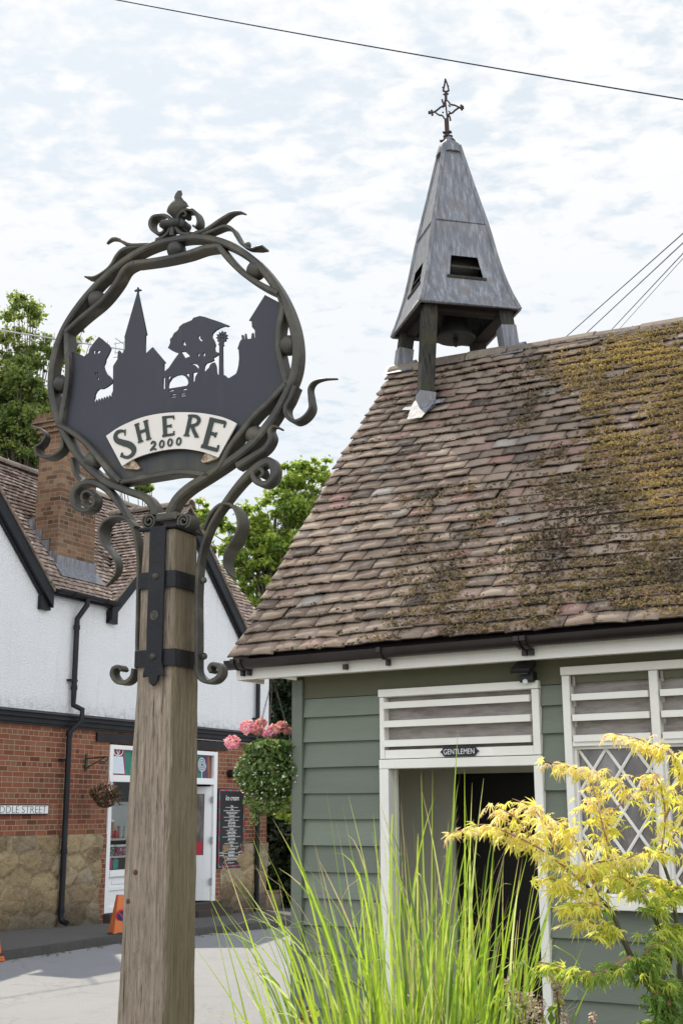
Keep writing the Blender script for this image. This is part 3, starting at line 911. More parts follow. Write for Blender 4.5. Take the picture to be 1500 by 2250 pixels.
# shopfront joinery
XM = 3.30; XD = 4.45
zs_t0, zs_t1 = S.pt(262, 1718)[1], S.pt(262, 1703)[1]     # transom bar
zs_g0 = S.pt(250, 1912)[1]
mb = MB()
def frame_bar(x0, x1, z0, z1, y0=-.012, y1=.07): mb.box(x0, x1, y0, y1, z0, z1)
for a_, b_ in ((WL, WL + .09), (XM - .04, XM + .04), (XD - .05, XD + .05), (WR - .11, WR)): frame_bar(a_, b_, .07, WT)
for a_, b_ in ((WL + .09, XM - .04), (XM + .04, XD - .05), (XD + .05, WR - .11)):
    frame_bar(a_, b_, WT - .07, WT); frame_bar(a_, b_, zs_t0, zs_t1)
for a_, b_ in ((WL + .09, XM - .04), (XM + .04, XD - .05)):
    frame_bar(a_, b_, zs_g0 - .10, zs_g0, -.03); frame_bar(a_, b_, .07, zs_g0 - .102, .02, .06)
    frame_bar(a_ + .10, b_ - .10, .55, zs_g0 - .22, .005, .02); frame_bar(a_, b_, .07, .16, -.01, .02); frame_bar(a_, b_, .40, .46, .0, .02)
sf = mb.build('shopfront_frame', M['white_upvc'], shop, bevel=.006)
mb = MB(); mb.box(WL - .02, WR + .02, -.14, .1, -.3, .065); mb.box(XD - .05, WR + .02, -.34, -.14, -.3, -.03); mb.build('door_step', M['step'], shop)
for a_, b_ in ((WL + .09, XM - .04), (XM + .04, XD - .05)):
    mb = MB(); mb.add([(a_, .033, zs_g0), (b_, .033, zs_g0), (b_, .033, zs_t0), (a_, .033, zs_t0)], [(0, 1, 2, 3)]); mb.build('window_pane', M['glass'], shop)
tr_cols = ['orange_card', 'orange_card', 'red', 'magenta', 'teal', 'teal', 'purple', 'purple']
for a_, b_ in ((WL + .09, XM - .04), (XM + .04, XD - .05), (XD + .05, WR - .11)):
    mb = MB(); mb.add([(a_, .033, zs_t1), (b_, .033, zs_t1), (b_, .033, WT - .07), (a_, .033, WT - .07)], [(0, 1, 2, 3)]); pn = mb.build('transom_pane', M['glass'], shop)
    k = 9
    for i in range(k):
        x0 = a_ + (b_ - a_) * i / k; x1 = a_ + (b_ - a_) * (i + 1) / k
        mb = MB(); mb.prism([(x0, zs_t1), (x1 + .03, zs_t1), (x1 + random.uniform(-.03, .01), WT - .07), (x0 + random.uniform(-.03, .01), WT - .07)], .05 + .004 * i, .053 + .004 * i)
        mb.build('striped_backing', M[tr_cols[i % len(tr_cols)]], shop, parent=pn)
# gift-bag and lollipop stickers on the transom lights
c0 = S.pt(261.5, 1680)
x, z = c0
cp_ = (x, z); hw = .17
flat('gift_bag_sticker', [[(x - .19, z - .14), (x + .19, z - .14), (x + .13, z + .13), (x - .13, z + .13)]], .022, .003, M['pale_blue'], shop)
mb = MB()
for sg in (-1, 1): mb.sweep(cr([(x, z + .14), (x + sg * .05, z + .25), (x + sg * .12, z + .26), (x + sg * .10, z + .17), (x, z + .14)], 5), .016, .003, .02)
mb.build('bow_sticker', M['pale_blue'], shop)
x, z = S.pt(446, 1679)
mb = MB(); sp_ = [(x + (.012 + .021 * q / 6.28) * 3.2 * math.cos(q) * .55, z + (.012 + .021 * q / 6.28) * 3.2 * math.sin(q) * .55) for q in np.linspace(0, 6.28 * 3, 60)]
mb.sweep(sp_, .017, .003, .02); mb.sweep([(x, z - .11), (x, z - .30)], .016, .003, .019); mb.build('lollipop_sticker', M['pale_blue'], shop)
# open door leaf seen edge-on, with its hinges
dr0 = XD + .06; dr1 = WR - .12
dx = S.pt(462, 1800)[0]; dxl = S.pt(432, 1800)[0]
mb = MB(); dz0, dz1 = .08, zs_t0 - .03
W_ = .72; th_ = R(52)
hp = np.array([WR - .13, .03])
dv = np.array([-math.cos(th_), math.sin(th_)])
def leafpt(u, z): return (hp[0] + dv[0] * u, hp[1] + dv[1] * u, z)
def leafbox(u0, u1, z0, z1, t0=0.0, t1=.045):
    nn = np.array([dv[1], -dv[0]]); V = []
    for z in (z0, z1):
        for t_ in (t0, t1):
            for u in (u0, u1): V.append((hp[0] + dv[0] * u + nn[0] * t_, hp[1] + dv[1] * u + nn[1] * t_, z))
    mb.add(V, [(0, 2, 3, 1), (4, 5, 7, 6), (0, 1, 5, 4), (2, 6, 7, 3), (0, 4, 6, 2), (1, 3, 7, 5)])
leafbox(0, .12, dz0, dz1); leafbox(W_ - .12, W_, dz0, dz1); leafbox(.12, W_ - .12, dz1 - .13, dz1); leafbox(.12, W_ - .12, dz0, .85); leafbox(.16, W_ - .16, dz0 + .1, .75, .045, .055)
dl = mb.build('door', M['white_upvc'], shop, bevel=.005)
mb = MB(); leafbox(.12, W_ - .12, .85, dz1 - .13, .02, .026); mb.build('door_pane', M['obscure'], shop, parent=dl)
mb = MB(); leafbox(.14, W_ - .14, .86, 1.08, -.004, .016); mb.build('door_sticker', M['red'], shop, parent=dl)
for z in (.35, 1.05, 1.75):
    mb = MB(); mb.tube([(hp[0] + .012, hp[1] - .03, z), (hp[0] + .012, hp[1] - .03, z + .11)], .012, 8); mb.box(hp[0] - .05, hp[0] + .05, hp[1] - .035, hp[1] - .028, z, z + .11); mb.build('hinge', M['steel'], shop, parent=dl)
# dim interior
mb = MB(); mb.box(WL - .1, WR + .1, 1.55, 1.6, -.2, 2.7); mb.box(WL - .14, WL - .1, .3, 1.6, -.2, 2.7); mb.box(WR + .1, WR + .14, .3, 1.6, -.2, 2.7); mb.box(WL - .1, WR + .1, .3, 1.55, -.2, -.1); mb.box(WL - .1, WR + .1, .3, 1.55, 2.68, 2.72)
mb.build('interior_wall', M['shop_dark'], shop)
sz1 = S.pt(257, 1842, .2)[1]; sz2 = S.pt(257, 1880, .2)[1]
for nm, z in (('upper', sz1), ('lower', sz2)):
    mb = MB(); mb.box(WL + .1, XD - .06, .12, .42, z - .03, z); mb.build('display_shelf', M['shelf_grey'], shop)
mb = MB(); mb.box(WL + .1, XD - .06, .46, .48, sz1, S.pt(257, 1766, .4)[1]); mb.box(WL + .1, XD - .06, .43, .459, S.pt(257, 1768, .4)[1], S.pt(257, 1762, .4)[1]); mb.build('display_back', M['shelf_grey'], shop)
bag_cols = ['orange_card', 'magenta', 'teal']
for i, cname in enumerate(bag_cols):
    T = Thing('gift_bag', ['small orange gift bag at the left end of the shop window base', 'magenta gift bag between the orange and teal bags in the shop window', 'teal gift bag right of the magenta one in the shop window'][i], 'gift bag', SHOP, (WL + .15 + i * .15, .2, zs_g0), 'gift bags in the shop window')
    xx, yy, zz_ = T.base
    mb = MB(); hh = sz2 - zs_g0 - .06
    hh *= (.75 if i == 0 else 1)
    mb.prism([(xx - .06, zz_), (xx + .06, zz_), (xx + .07, zz_ + hh), (xx - .07, zz_ + hh)], yy - .05, yy + .05); mb.build('bag_body', M[cname], T)
    mb = MB(); mb.tube(cr([(xx - .03, yy - .05, zz_ + hh - .005), (xx, yy - .05, zz_ + hh + .05), (xx + .03, yy - .05, zz_ + hh - .005)], 4), .004, 5); mb.build('bag_handle', M['pale_blue'], T)
def jar(x, y, z, r, h, col, label, grp):
    T = Thing('sweet_jar', label, 'jar', SHOP, (x, y, z), grp)
    mb = MB(); mb.lathe([(r * .95, 0), (r, .01), (r, h * .85), (r * .8, h * .93), (r * .8, h)], (x, y, z), 14); mb.build('jar_body', sweets(col), T, smooth=False, auto=40)
    mb = MB(); mb.lathe([(r * .86, h), (r * .86, h + .03)], (x, y, z), 14); mb.build('lid', M['white_matt'], T)
_sw = {}
def sweets(k):
    if k in _sw: return _sw[k]
    m = N('mixed_sweets_' + k); v = m.n('TexVoronoi', i={'Vector': m.coord(), 'Scale': 55.0}); f = m.n('SeparateColor', i={0: v.outputs['Color']}).outputs[0]
    st = {'dark': [(0, (.03, .05, .05)), (.5, (.12, .16, .14)), (1, (.4, .42, .38))], 'pink': [(0, (.10, .02, .05)), (.5, (.40, .08, .16)), (.8, (.15, .1, .15)), (1, (.65, .55, .55))]}[k]
    _sw[k] = m.done(m.ramp(f, st), .15); return _sw[k]
for i, (pxx, k, lb) in enumerate(((240.5, 'dark', 'glass jar of dark sweets on the lower shop-window shelf'), (257, 'pink', 'wide glass jar of pink sweets on the lower shop-window shelf'), (272, 'dark', 'glass jar of dark sweets right of the pink jar, near the signpost'))):
    x = S.pt(pxx, 1870, .25)[0]
    if i == 0: x = max(x, WL + .2)
    jar(x, .25, sz2, .085 if i != 1 else .12, sz1 - sz2 - .13, k, lb, 'sweet jars in the shop window')
def cup(x, y, z, r, h, matn, label, lid=None, grp=None, cat='cup', name='paper_cup', stripes=None):
    T = Thing(name, label, cat, SHOP, (x, y, z), grp); mb = MB(); mb.lathe([(r * .75, 0), (r, h), (r * .9, h), (r * .68, .01)], (x, y, z), 16); mb.build('cup_body', M[matn], T, auto=40)
    if lid: mb = MB(); mb.lathe([(r * 1.06, h - .005), (r * 1.06, h + .012), (r * .9, h + .02), (r * .85, h + .035)], (x, y, z), 16); mb.build('lid', M[lid], T, auto=40)
    if stripes:
        for q in range(0, 360, 30):
            mb = MB(); cs, sn = math.cos(R(q)), math.sin(R(q)); mb.bar((x + cs * r * .78, y + sn * r * .78, z + .005), (x + cs * r * 1.01, y + sn * r * 1.01, z + h - .003), .016, .006, (cs, sn, 0)); mb.build('stripe', M[stripes], T)
    return T
x0 = S.pt(248, 1830, .25)[0]
cup(x0, .30, sz1 + .1, .055, .16, 'kraft', 'tall kraft takeaway cup with white lid above the striped tubs in the shop window', 'white_matt', None)
mb = MB()
for i, dx_ in enumerate((-.07, .05)):
    cup(x0 + dx_, .22, sz1, .05, .13, 'white_matt', ['red striped paper tub on the left of the shop-window shelf', 'red striped paper tub on the right, nearer the mugs in the shop window'][i], None, 'striped tubs in the shop window', 'tub', 'striped_tub', 'red')
for i in range(4):
    xx = x0 + .19 + .12 * (i // 2); z_ = sz1 + .10 * (i % 2)
    T = cup(xx, .25, z_, .047, .092, 'shelf_grey', ['pale mug at the bottom of the stack beside the striped tubs', 'pale mug on top of the stack beside the striped tubs', 'pale mug at the bottom of the stack nearest the signpost', 'pale mug on top of the stack nearest the signpost'][i], None, 'stacked mugs in the shop window', 'mug', 'mug')
    mb = MB(); mb.tube(cr([(xx + .04, .25, z_ + .075), (xx + .07, .25, z_ + .06), (xx + .068, .25, z_ + .03), (xx + .036, .25, z_ + .02)], 4), .006, 6); mb.build('handle', M['shelf_grey'], T)
# ------------------------------------------------------------------ things on and near the shop wall
xr_, zt_ = S.pt(108, 1768, -.03); _, zb_ = S.pt(108, 1789.5, -.03)
sh_ = zt_ - zb_; T = Thing('street_sign', 'white MIDDLE STREET nameplate with black border on the red brick wall', 'street sign', SHOP, (xr_ - .7, -.03, zb_))
xl_ = xr_ - 1.62
mb = MB(); mb.box(xl_, xr_, -.03, -.014, zb_, zt_); mb.build('backing_plate', M['sign_black'], T)
mb = MB(); mb.box(xl_ + .014, xr_ - .014, -.034, -.0302, zb_ + .014, zt_ - .014); mb.build('plate_face', M['white_matt'], T)
text('lettering', 'MIDDLE STREET', xr_ - .05, (zb_ + zt_) / 2 - .005, -.036, sh_ * 1.05, M['sign_black'], T, align='RIGHT', sx=1.12, bold=-.003)

x0, z1 = S.pt(481, 1732, -.03); x1, z0 = S.pt(536, 1907, -.03); z0b = S.pt(478, 1907, -.03)[1]
z0 = (z0 + z0b) / 2
T = Thing('menu_board', 'tall black ice cream menu board with red and green border right of the shop door', 'menu board', SHOP, ((x0 + x1) / 2, -.03, z0))
mb = MB(); mb.box(x0, x1, -.03, -.007, z0, z1); mb.build('board', M['sign_black'], T)
bw = x1 - x0; bh = z1 - z0; cx = (x0 + x1) / 2
bm_ = N('striped_menu_border'); wv_ = bm_.math('FRACT', bm_.math('MULTIPLY', bm_.n('SeparateXYZ', i={0: bm_.n('TexCoord').outputs['Object']}).outputs[2], 4.2))
wx_ = bm_.math('FRACT', bm_.math('MULTIPLY', bm_.n('SeparateXYZ', i={0: bm_.n('TexCoord').outputs['Object']}).outputs[0], 4.2))
bc_ = bm_.ramp(bm_.math('FRACT', bm_.math('ADD', wv_, wx_)), [(0, (.50, .04, .08)), (.33, (.50, .04, .08)), (.34, (.03, .30, .22)), (.62, (.03, .30, .22)), (.63, (.42, .03, .15)), (1, (.42, .03, .15))]); bm_.done(bc_, .5)
flat('border', [[(x0 + .02, z0 + .02), (x1 - .02, z0 + .02), (x1 - .02, z1 - .02), (x0 + .02, z1 - .02)], [(x0 + .045, z0 + .045), (x1 - .045, z0 + .045), (x1 - .045, z1 - .045), (x0 + .045, z1 - .045)]], -.0335, .003, bm_.m, T)
items = ['Bacio', 'Coffee', 'Dulce de Leche Caramel', 'Honeycomb', 'Lemon Pie', 'Milk Chocolate', 'Mint Choc Chip', 'Pistachio', 'Raspberry Ripple', 'Rum and Raisin', 'Salted Caramel', 'Strawberry', 'Vanilla', 'White Chocolate', 'Lemon Sorbet', 'Mango Sorbet', 'Passion Fruit Sorbet']
text('heading', 'Ice cream', cx, z1 - .17, -.034, .135, M['white_matt'], T, shear=.28, sx=.85)
zt0 = z1 - .30; dz = (bh * .70) / len(items)
for i, s in enumerate(items): text('flavour_line', s, cx, zt0 - dz * (i + .2), -.034, .050, M['white_matt'], T, sx=.75)
mb = MB()
for i in range(len(items)):
    z = zt0 - dz * (i + .72); w = bw * (.24 + .10 * math.sin(i * 2.3)); mb.box(cx - w, cx + w, -.0315, -.0302, z, z + .012)
for i, xx in enumerate((x0 + .13, cx, x1 - .13)):
    for j in range(2): mb.box(xx - .07, xx + .07, -.0315, -.0302, z0 + .26 - j * .045, z0 + .28 - j * .045)
mb.box(cx - .18, cx + .18, -.0315, -.0302, z0 + .13, z0 + .15); mb.box(cx - .10, cx + .10, -.0315, -.0302, z0 + .08, z0 + .095)
mb.build('small_print', M['alu'], T)

# small hanging basket on its bracket
bx, bz1 = S.pt(190.5, 1657, -.01); _, bz0 = S.pt(190.5, 1694, -.01)
T = Thing('wall_bracket', 'green iron basket bracket on the brick wall beside the shop window', 'bracket', SHOP, (bx, -.01, bz0))
arm = -.40
mb = MB(); mb.box(bx - .02, bx + .02, -.022, -.008, bz0, bz1); mb.bar((bx, -.02, bz1 - .07), (bx, arm, bz1 - .05), .016, .022); mb.bar((bx, -.02, bz0 + .04), (bx, arm + .04, bz1 - .06), .014, .014)
mb.tube(cr([(bx, arm, bz1 - .05), (bx, arm - .03, bz1 - .07), (bx, arm - .01, bz1 - .11), (bx, arm + .02, bz1 - .09)], 5), .009, 6)
mb.build('bracket_arm', M['green_iron'], T)
def leafcloud(n, c, rad, size, seed, flat_=.5, asp=.55, shell=.5, updir=.3):
    """n small leaf-shaped faces in an ellipsoid"""
    g = np.random.default_rng(seed); d = g.normal(size=(n, 3)); d /= np.linalg.norm(d, axis=1)[:, None]
    rr = g.random(n) ** (1 / 3); rr = shell + (1 - shell) * rr if shell > 0 else rr
    P = np.array(c) + d * rr[:, None] * np.array(rad)
    return leaves(P, size, g, d, asp, updir)
def leaves(P, size, g, outd=None, asp=.55, updir=.3, szvar=.35):
    n = len(P); nn = g.normal(size=(n, 3)) * .8 + np.array([0, 0, updir]);
    if outd is not None: nn += outd * .6
    nn /= np.linalg.norm(nn, axis=1)[:, None]
    a = g.normal(size=(n, 3)); a -= nn * (a * nn).sum(1)[:, None]; a /= np.linalg.norm(a, axis=1)[:, None]; b = np.cross(nn, a)
    s = (size * (1 + g.normal(0, szvar, n)).clip(.4, 1.9))[:, None]
    V = np.stack([P - a * s * .5, P + b * s * asp * .5 + nn * s * .07 - a * s * .06, P + a * s * .5, P - b * s * asp * .5 + nn * s * .07 - a * s * .06], 1)
    F = (np.arange(n) * 4)[:, None] + np.array([0, 1, 2, 3])
    return V.reshape(-1, 3), F, g.random(n)
bc = np.array([bx, arm, S.pt(220, 1752, -.3)[1]])
T = Thing('hanging_basket', 'small brown hanging basket of dry trailing flowers by the shop window', 'hanging basket', SHOP, bc)
mb = MB(); mb.lathe([(.02, -.15), (.10, -.125), (.155, -.06), (.175, .0), (.165, 0)], bc, 14); mb.build('basket', M['terracotta'], T, auto=40)
mb = MB()
for q in (20, 140, 260): mb.tube([bc + np.array([.165 * math.cos(R(q)), .165 * math.sin(R(q)), 0]), (bx, arm, bz1 - .10)], .004, 5)
for q in range(0, 360, 45): mb.tube(cr([bc + np.array([math.cos(R(q)) * r_, math.sin(R(q)) * r_, z]) for r_, z in ((.18, 0), (.16, -.065), (.105, -.13), (.0, -.155))], 3), .006, 5)
mb.build('chain', M['chain'], T)
np_obj('foliage', merge([leafcloud(420, bc + np.array([0, 0, .07]), (.25, .25, .13), .05, 5), leafcloud(260, bc + np.array([-.12, -.12, -.03]), (.16, .16, .12), .045, 6), leafcloud(120, bc + np.array([.12, -.1, -.02]), (.22, .12, .12), .04, 8)]), leafmat('dry_basket_leaves', [(0, (.03, .035, .012)), (.4, (.08, .07, .025)), (.7, (.16, .075, .04)), (.85, (.25, .13, .09)), (1, (.38, .32, .26))], .2), T)
np_obj('flowers', leafcloud(150, bc + np.array([0, 0, .13]), (.17, .17, .13), .04, 9), leafmat('dusty_coral_flowers', [(0, (.35, .13, .08)), (1, (.5, .27, .2))], .2), T)

# wall vent cap beside the menu board
x, z = S.pt(506, 1700, -.02)
T = Thing('wall_vent', 'small round black vent on the brick wall above the menu board', 'vent', SHOP, (x, 0, z))
mb = MB(); mb.tube([(x, .03, z), (x, -.10, z)], .075, 14); mb.tube([(x, -.10, z), (x, -.115, z)], .09, 14); mb.build('cowl', M['black_plastic'], T, auto=40)

# television aerial on the chimney
ax, ay = CX0 + .42, (CY0 + CY1) / 2
e0 = np.array([*S.pt(-60, 716, ay)]); e1 = np.array([*S.pt(272, 768, ay)])
mz = e0[1] + (e1[1] - e0[1]) * (ax - e0[0]) / (e1[0] - e0[0])
T = Thing('tv_aerial', 'grey television aerial on the chimney, in front of the tall left tree', 'aerial', SHOP, (ax, ay, zt))
mb = MB(); mb.tube([(ax, ay, zt - .1), (ax, ay, mz + .1)], .018, 8); mb.build('mast', M['alu'], T)
mb = MB(); mb.tube([(e0[0], ay, e0[1]), (e1[0], ay, e1[1])], .013, 8); mb.build('boom', M['alu'], T)
mb = MB()
for k in range(17):
    f_ = k / 16; xx = e0[0] + (e1[0] - e0[0]) * f_; z_ = e0[1] + (e1[1] - e0[1]) * f_; h = .09 + .03 * f_
    mb.tube([(xx, ay, z_ - h), (xx, ay, z_ + h)], .006, 5)
mb.build('element', M['alu'], T)
mb = MB(); xx, z_ = e1; 
for dz in (-.13, .13): mb.tube([(xx - .25, ay, z_ + dz), (xx, ay, z_ + dz * .8)], .008, 5); mb.tube([(xx - .03, ay - .2, z_ + dz), (xx - .03, ay + .2, z_ + dz)], .007, 5)
mb.build('reflector', M['alu'], T)

# traffic cones
def cone(name, px, py, h, label, rot):
    p = on_ground(px, py, -.09); fr = Frame((p[0], p[1]), rot); T = Thing('traffic_cone', label, 'traffic cone', fr, (0, 0, -.09), 'no-waiting cones along the kerb')
    mb = MB(); mb.box(-.15, .15, -.15, .15, -.09, -.055); 
    for a in (-.11, .11):
        for b in (-.15, .12): mb.box(a - .03, a + .03, b, b + .03, -.055, -.03)
    mb.build('base', M['orange'], T, bevel=.006)
    mb = MB(); mb.lathe([(.165, 0), (.16, .05), (.12, .075), (.115, .0)], (0, 0, -.054), 18); mb.build('weight_ring', M['rubber'], T, auto=40)
    a0, a1 = .115, .045
    mb = MB(); mb.add([(-a0, -a0, 0), (a0, -a0, 0), (a0, a0, 0), (-a0, a0, 0), (-a1, -a1, h), (a1, -a1, h), (a1, a1, h), (-a1, a1, h)], [(0, 1, 5, 4), (1, 2, 6, 5), (2, 3, 7, 6), (3, 0, 4, 7), (4, 5, 6, 7), (3, 2, 1, 0)])
    mb.build('cone_body', M['orange'], T, bevel=.012)
    zc = h * .46; y0 = -(a0 + (a1 - a0) * zc / h) - .004
    d = MB(); d.tube([(0, y0 + .002, zc), (0, y0 - .004, zc)], .085, 24); o = d.build('sign_disc', M['red'], T)
    d = MB(); d.tube([(0, y0 - .003, zc), (0, y0 - .008, zc)], .066, 24); d.build('disc_centre', M['blue'], T, parent=o)
    d = MB(); d.bar((-.046, y0 - .0095, zc + .046), (.046, y0 - .0095, zc - .046), .003, .024, (0.7, 0, .7)); d.build('disc_bar', M['red'], T, parent=o)
cone('a', 261, 2066, .50, 'orange no-waiting cone half hidden behind the oak signpost', 30)
cone('b', -24, 2112, .50, 'orange no-waiting cone cut off at the left edge of the photo', 30)

# ------------------------------------------------------------------ cabin
C = CAB
cabin = Thing('cabin', 'sage green weatherboarded public toilet with mossy clay tile roof', 'building', CAB)
FO = .22                                      # fascia stands this far out
EO, EZc = .27, 2.505                          # tile edge at the eaves (out, z)
RO = 1.85                                     # ridge line lies this far back
XV = -.955                                    # left verge
XE = 4.2                                      # right end
CX = C.pt(650, 1800)[0]                       # wall corner
dL = C.pt(841, 1600)[0]; dR = C.pt(1191, 1530)[0]; dT = C.pt(1010, 1507)[1]; dH = C.pt(862, 1690)[1]
wL = C.pt(1239, 1475)[0]; wT = C.pt(1239, 1468)[1]; wB = C.pt(1400, 1994)[1]
zb1 = C.pt(661, 1577.6)[1]; zb4 = C.pt(661, 1743.3)[1]; bd = (zb1 - zb4) / 3
wm0, wm1 = C.pt(1428.6, 1475)[0], C.pt(1448, 1475)[0]; wR = wm1 + (wm0 - wL - .05) + .05
FZ = C.pt(800, 1530)[1]                       # bottom of the plain frieze board


def lap(mb, x0, x1, zlo, zhi):
    """feather-edged boards, thick edge down"""
    k = -20
    while True:
        zb = zb1 + k * bd
        if zb >= zhi: break
        z0, z1 = max(zb, zlo), min(zb + bd + .02, zhi)
        if z1 > z0 + .012:
            f0 = (z0 - zb) / bd; f1 = (z1 - zb) / bd; j = random.gauss(0, .0012)
            y0 = -.030 + .024 * f0 + j; y1 = -.030 + .024 * f1 + j; sag = random.gauss(0, .0018)
            n = max(2, int((x1 - x0) / .3)); V = []
            for i in range(n + 1):
                x = x0 + (x1 - x0) * i / n; wv = sag * math.sin(i * 1.3) + random.gauss(0, .0006)
                V += [(x, y0, z0 + wv), (x, y1, z1), (x, 0.0, z0 + wv), (x, .0, z1)]
            F = []
            for i in range(n):
                a = 4 * i; F += [(a, a + 4, a + 5, a + 1), (a + 2, a + 6, a + 4, a), (a + 3, a + 1, a + 5, a + 7)]
            F += [(0, 1, 3, 2), (4 * n, 4 * n + 2, 4 * n + 3, 4 * n + 1)]
            mb.add(V, F)
        k += 1


mb = MB(); cb = CX + .07
for (a_, b_, c_) in ((cb, dL, FZ), (dR, wL, FZ), (wL, wR, wB), (wR, XE, FZ)):
    mb = MB(); lap(mb, a_, b_, -.3, c_); mb.build('weatherboard_wall', M['green_paint'], cabin)
mb = MB(); mb.box(CX, cb - .002, -.042, .05, -.3, EZc - .14); mb.box(CX - .014, CX - .001, -.030, .09, -.3, EZc - .14); mb.build('corner_board', M['green_paint'], cabin, bevel=.003)
mb = MB(); mb.box(cb, XE, -.022, -.002, FZ + .003, 2.40); mb.build('frieze_board', M['green_dark'], cabin)
mb = MB()   # backing, gable and rear walls
mb.box(CX, dL + .03, .002, .06, -.3, 2.5); mb.box(dR - .03, wL + .03, .002, .06, -.3, 2.5); mb.box(wL, wR, .002, .06, -.3, wB + .02); mb.box(wR - .03, XE, .002, .06, -.3, 2.5); mb.box(dL + .03, dR - .03, .002, .06, dT - .02, 2.5); mb.box(wL + .03, wR - .03, .002, .06, wT - .02, 2.5)
mb.prismx([(.06, -.3), (2 * RO, -.3), (2 * RO, 2.6), (RO, 4.75), (.06, 2.6)], CX, CX + .08); mb.prismx([(.06, -.3), (2 * RO, -.3), (2 * RO, 2.6), (RO, 4.75), (.06, 2.6)], XE - .08, XE)
mb.box(CX + .08, XE - .08, 2 * RO - .06, 2 * RO, -.3, 2.5)
mb.build('inner_wall', M['green_dark'], cabin)
mb = MB(); z = 2.365; mb.box(XV + .03, XE + .3, -FO - .022, -FO, z, EZc - .06); mb.box(XV + .03, XV + .05, -FO, .03, z - .002, z + .11); mb.build('fascia_board', M['white_paint'], cabin, bevel=.003)
mb = MB(); mb.box(XV + .06, XE + .3, -FO + .002, -.024, z + .02, z + .034); mb.box(XV + .05, CX - .016, -.02, 2 * RO, z + .05, z + .066)
mb.build('soffit', M['white_paint'], cabin)
mb = MB(); k50 = math.tan(R(50))
mb.prismx([(-FO, EZc - .07), (RO, EZc - .07 + (RO + FO) * k50), (RO, EZc - .2 + (RO + FO) * k50), (-FO + .1, EZc - .12)], XV + .028, XV + .05); mb.build('bargeboard', M['white_paint'], cabin)
# gutter with its clips and joint
mb = MB(); half_round(mb, (XV + .02, -FO - .085, EZc - .035), (XE + .3, -FO - .085, EZc - .02), .052, down=True, seg=10)
for rr in (.0,): mb.lathe([(.0, 0)], (0, 0, -50), 3) if 0 else None
gt = mb.build('gutter', M['gutter'], cabin, auto=35)
for pxx in (519, 533, 838, 1138, 1152):
    x = C.pt(pxx, 1430, -FO - .1)[0]
    mb = MB(); w_ = .012 if pxx < 1100 else .018
    half_round(mb, (x, -FO - .085, EZc - .034), (x + w_, -FO - .085, EZc - .034), .059, down=True, seg=10); mb.box(x - .004, x + w_ + .004, -FO - .05, -FO - .0222, EZc - .12, EZc - .085); mb.box(x - .006, x + w_ + .006, -FO - .155, -FO - .14, EZc - .055, EZc - .03)
    mb.build('gutter_clip', M['gutter'], cabin, parent=gt)
x = C.pt(762, 1450, -FO - .02)[0]; mb = MB(); mb.box(x - .012, x + .012, -FO - .05, -FO - .0222, EZc - .125, EZc - .095); mb.build('fascia_hook', M['gutter'], cabin)
# roof
def rsag(s, r): return .042 * np.clip(np.asarray(s) + .95, 0, 2.9) * np.asarray(r) / 3.3
upC = np.array([0, math.cos(R(50)), math.sin(R(50))]); nrC = np.array([0, -math.sin(R(50)), math.cos(R(50))])
e0C = np.array([XV, -EO, EZc]); GAUGE = .0985; RLC = (RO + EO) / math.cos(R(50)); rowsC = int(RLC / GAUGE)
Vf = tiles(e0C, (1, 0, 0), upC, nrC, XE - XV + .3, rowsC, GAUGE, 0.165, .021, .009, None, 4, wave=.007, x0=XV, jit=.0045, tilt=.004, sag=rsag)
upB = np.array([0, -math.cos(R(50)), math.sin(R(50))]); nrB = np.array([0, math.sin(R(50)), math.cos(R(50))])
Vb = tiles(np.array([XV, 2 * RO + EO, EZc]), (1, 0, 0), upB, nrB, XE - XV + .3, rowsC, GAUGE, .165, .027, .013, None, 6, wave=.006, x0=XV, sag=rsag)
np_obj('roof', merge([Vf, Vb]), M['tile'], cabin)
mb = MB(); zr = EZc + RLC * upC[2]; mb.prismx([(-EO + .03, EZc - .012), (RO, zr - .16), (2 * RO + EO - .03, EZc - .012), (2 * RO, 2.42), (RO, zr - .25), (0, 2.42)], XV + .05, XE + .28); mb.build('roof_deck', M['dark_timber'], cabin)
mb = MB(); mb.prismx([(-EO + .015, EZc - .006), (RO, zr - .012), (RO, zr - .06), (-EO + .05, EZc - .03)], XV + .012, XV + .12); mb.build('verge_undercloak', M['ridge'], cabin)
mb = MB(); x = XV - .01
while x < XE + .3:
    l = .335 + random.gauss(0, .006); z = zr - .125 - float(rsag(x, 3.3)) + random.gauss(0, .004)
    half_round(mb, (x, RO, z), (x + l - .012, RO, z - .014 + random.gauss(0, .004)), .118, seg=7, arc=(8, 172)); mb.box(x + l - .02, x + l + .004, RO - .05, RO + .05, z, z + .085); x += l
mb.build('ridge_tile_row', M['ridge'], cabin)
# moss, lichen pods and twigs on the tiles: nobody could count them
g = np.random.default_rng(77)
def vnoise(x, y, seed=0):
    q = np.random.default_rng(seed).random((64, 64)); xi = np.floor(x).astype(int); yi = np.floor(y).astype(int); fx = x - xi; fy = y - yi; fx = fx * fx * (3 - 2 * fx); fy = fy * fy * (3 - 2 * fy)
    G = lambda a, b: q[a % 64, b % 64]
    return (G(xi, yi) * (1 - fx) + G(xi + 1, yi) * fx) * (1 - fy) + (G(xi, yi + 1) * (1 - fx) + G(xi + 1, yi + 1) * fx) * fy
def fbm(x, y, s): return (vnoise(x, y, s) * .55 + vnoise(x * 2.1, y * 2.1, s + 1) * .28 + vnoise(x * 4.3, y * 4.3, s + 2) * .17)
NC = 190000
sx = g.uniform(-.9, XE + .2, NC); vv = g.random(NC); row = np.floor(vv * rowsC); fr_ = (vv * rowsC - row)
bnd = np.interp(vv, [0, .1, .2, .35, .45, .55, .75, .9, 1], [.05, .2, .3, .42, .55, .78, .62, .55, .8])
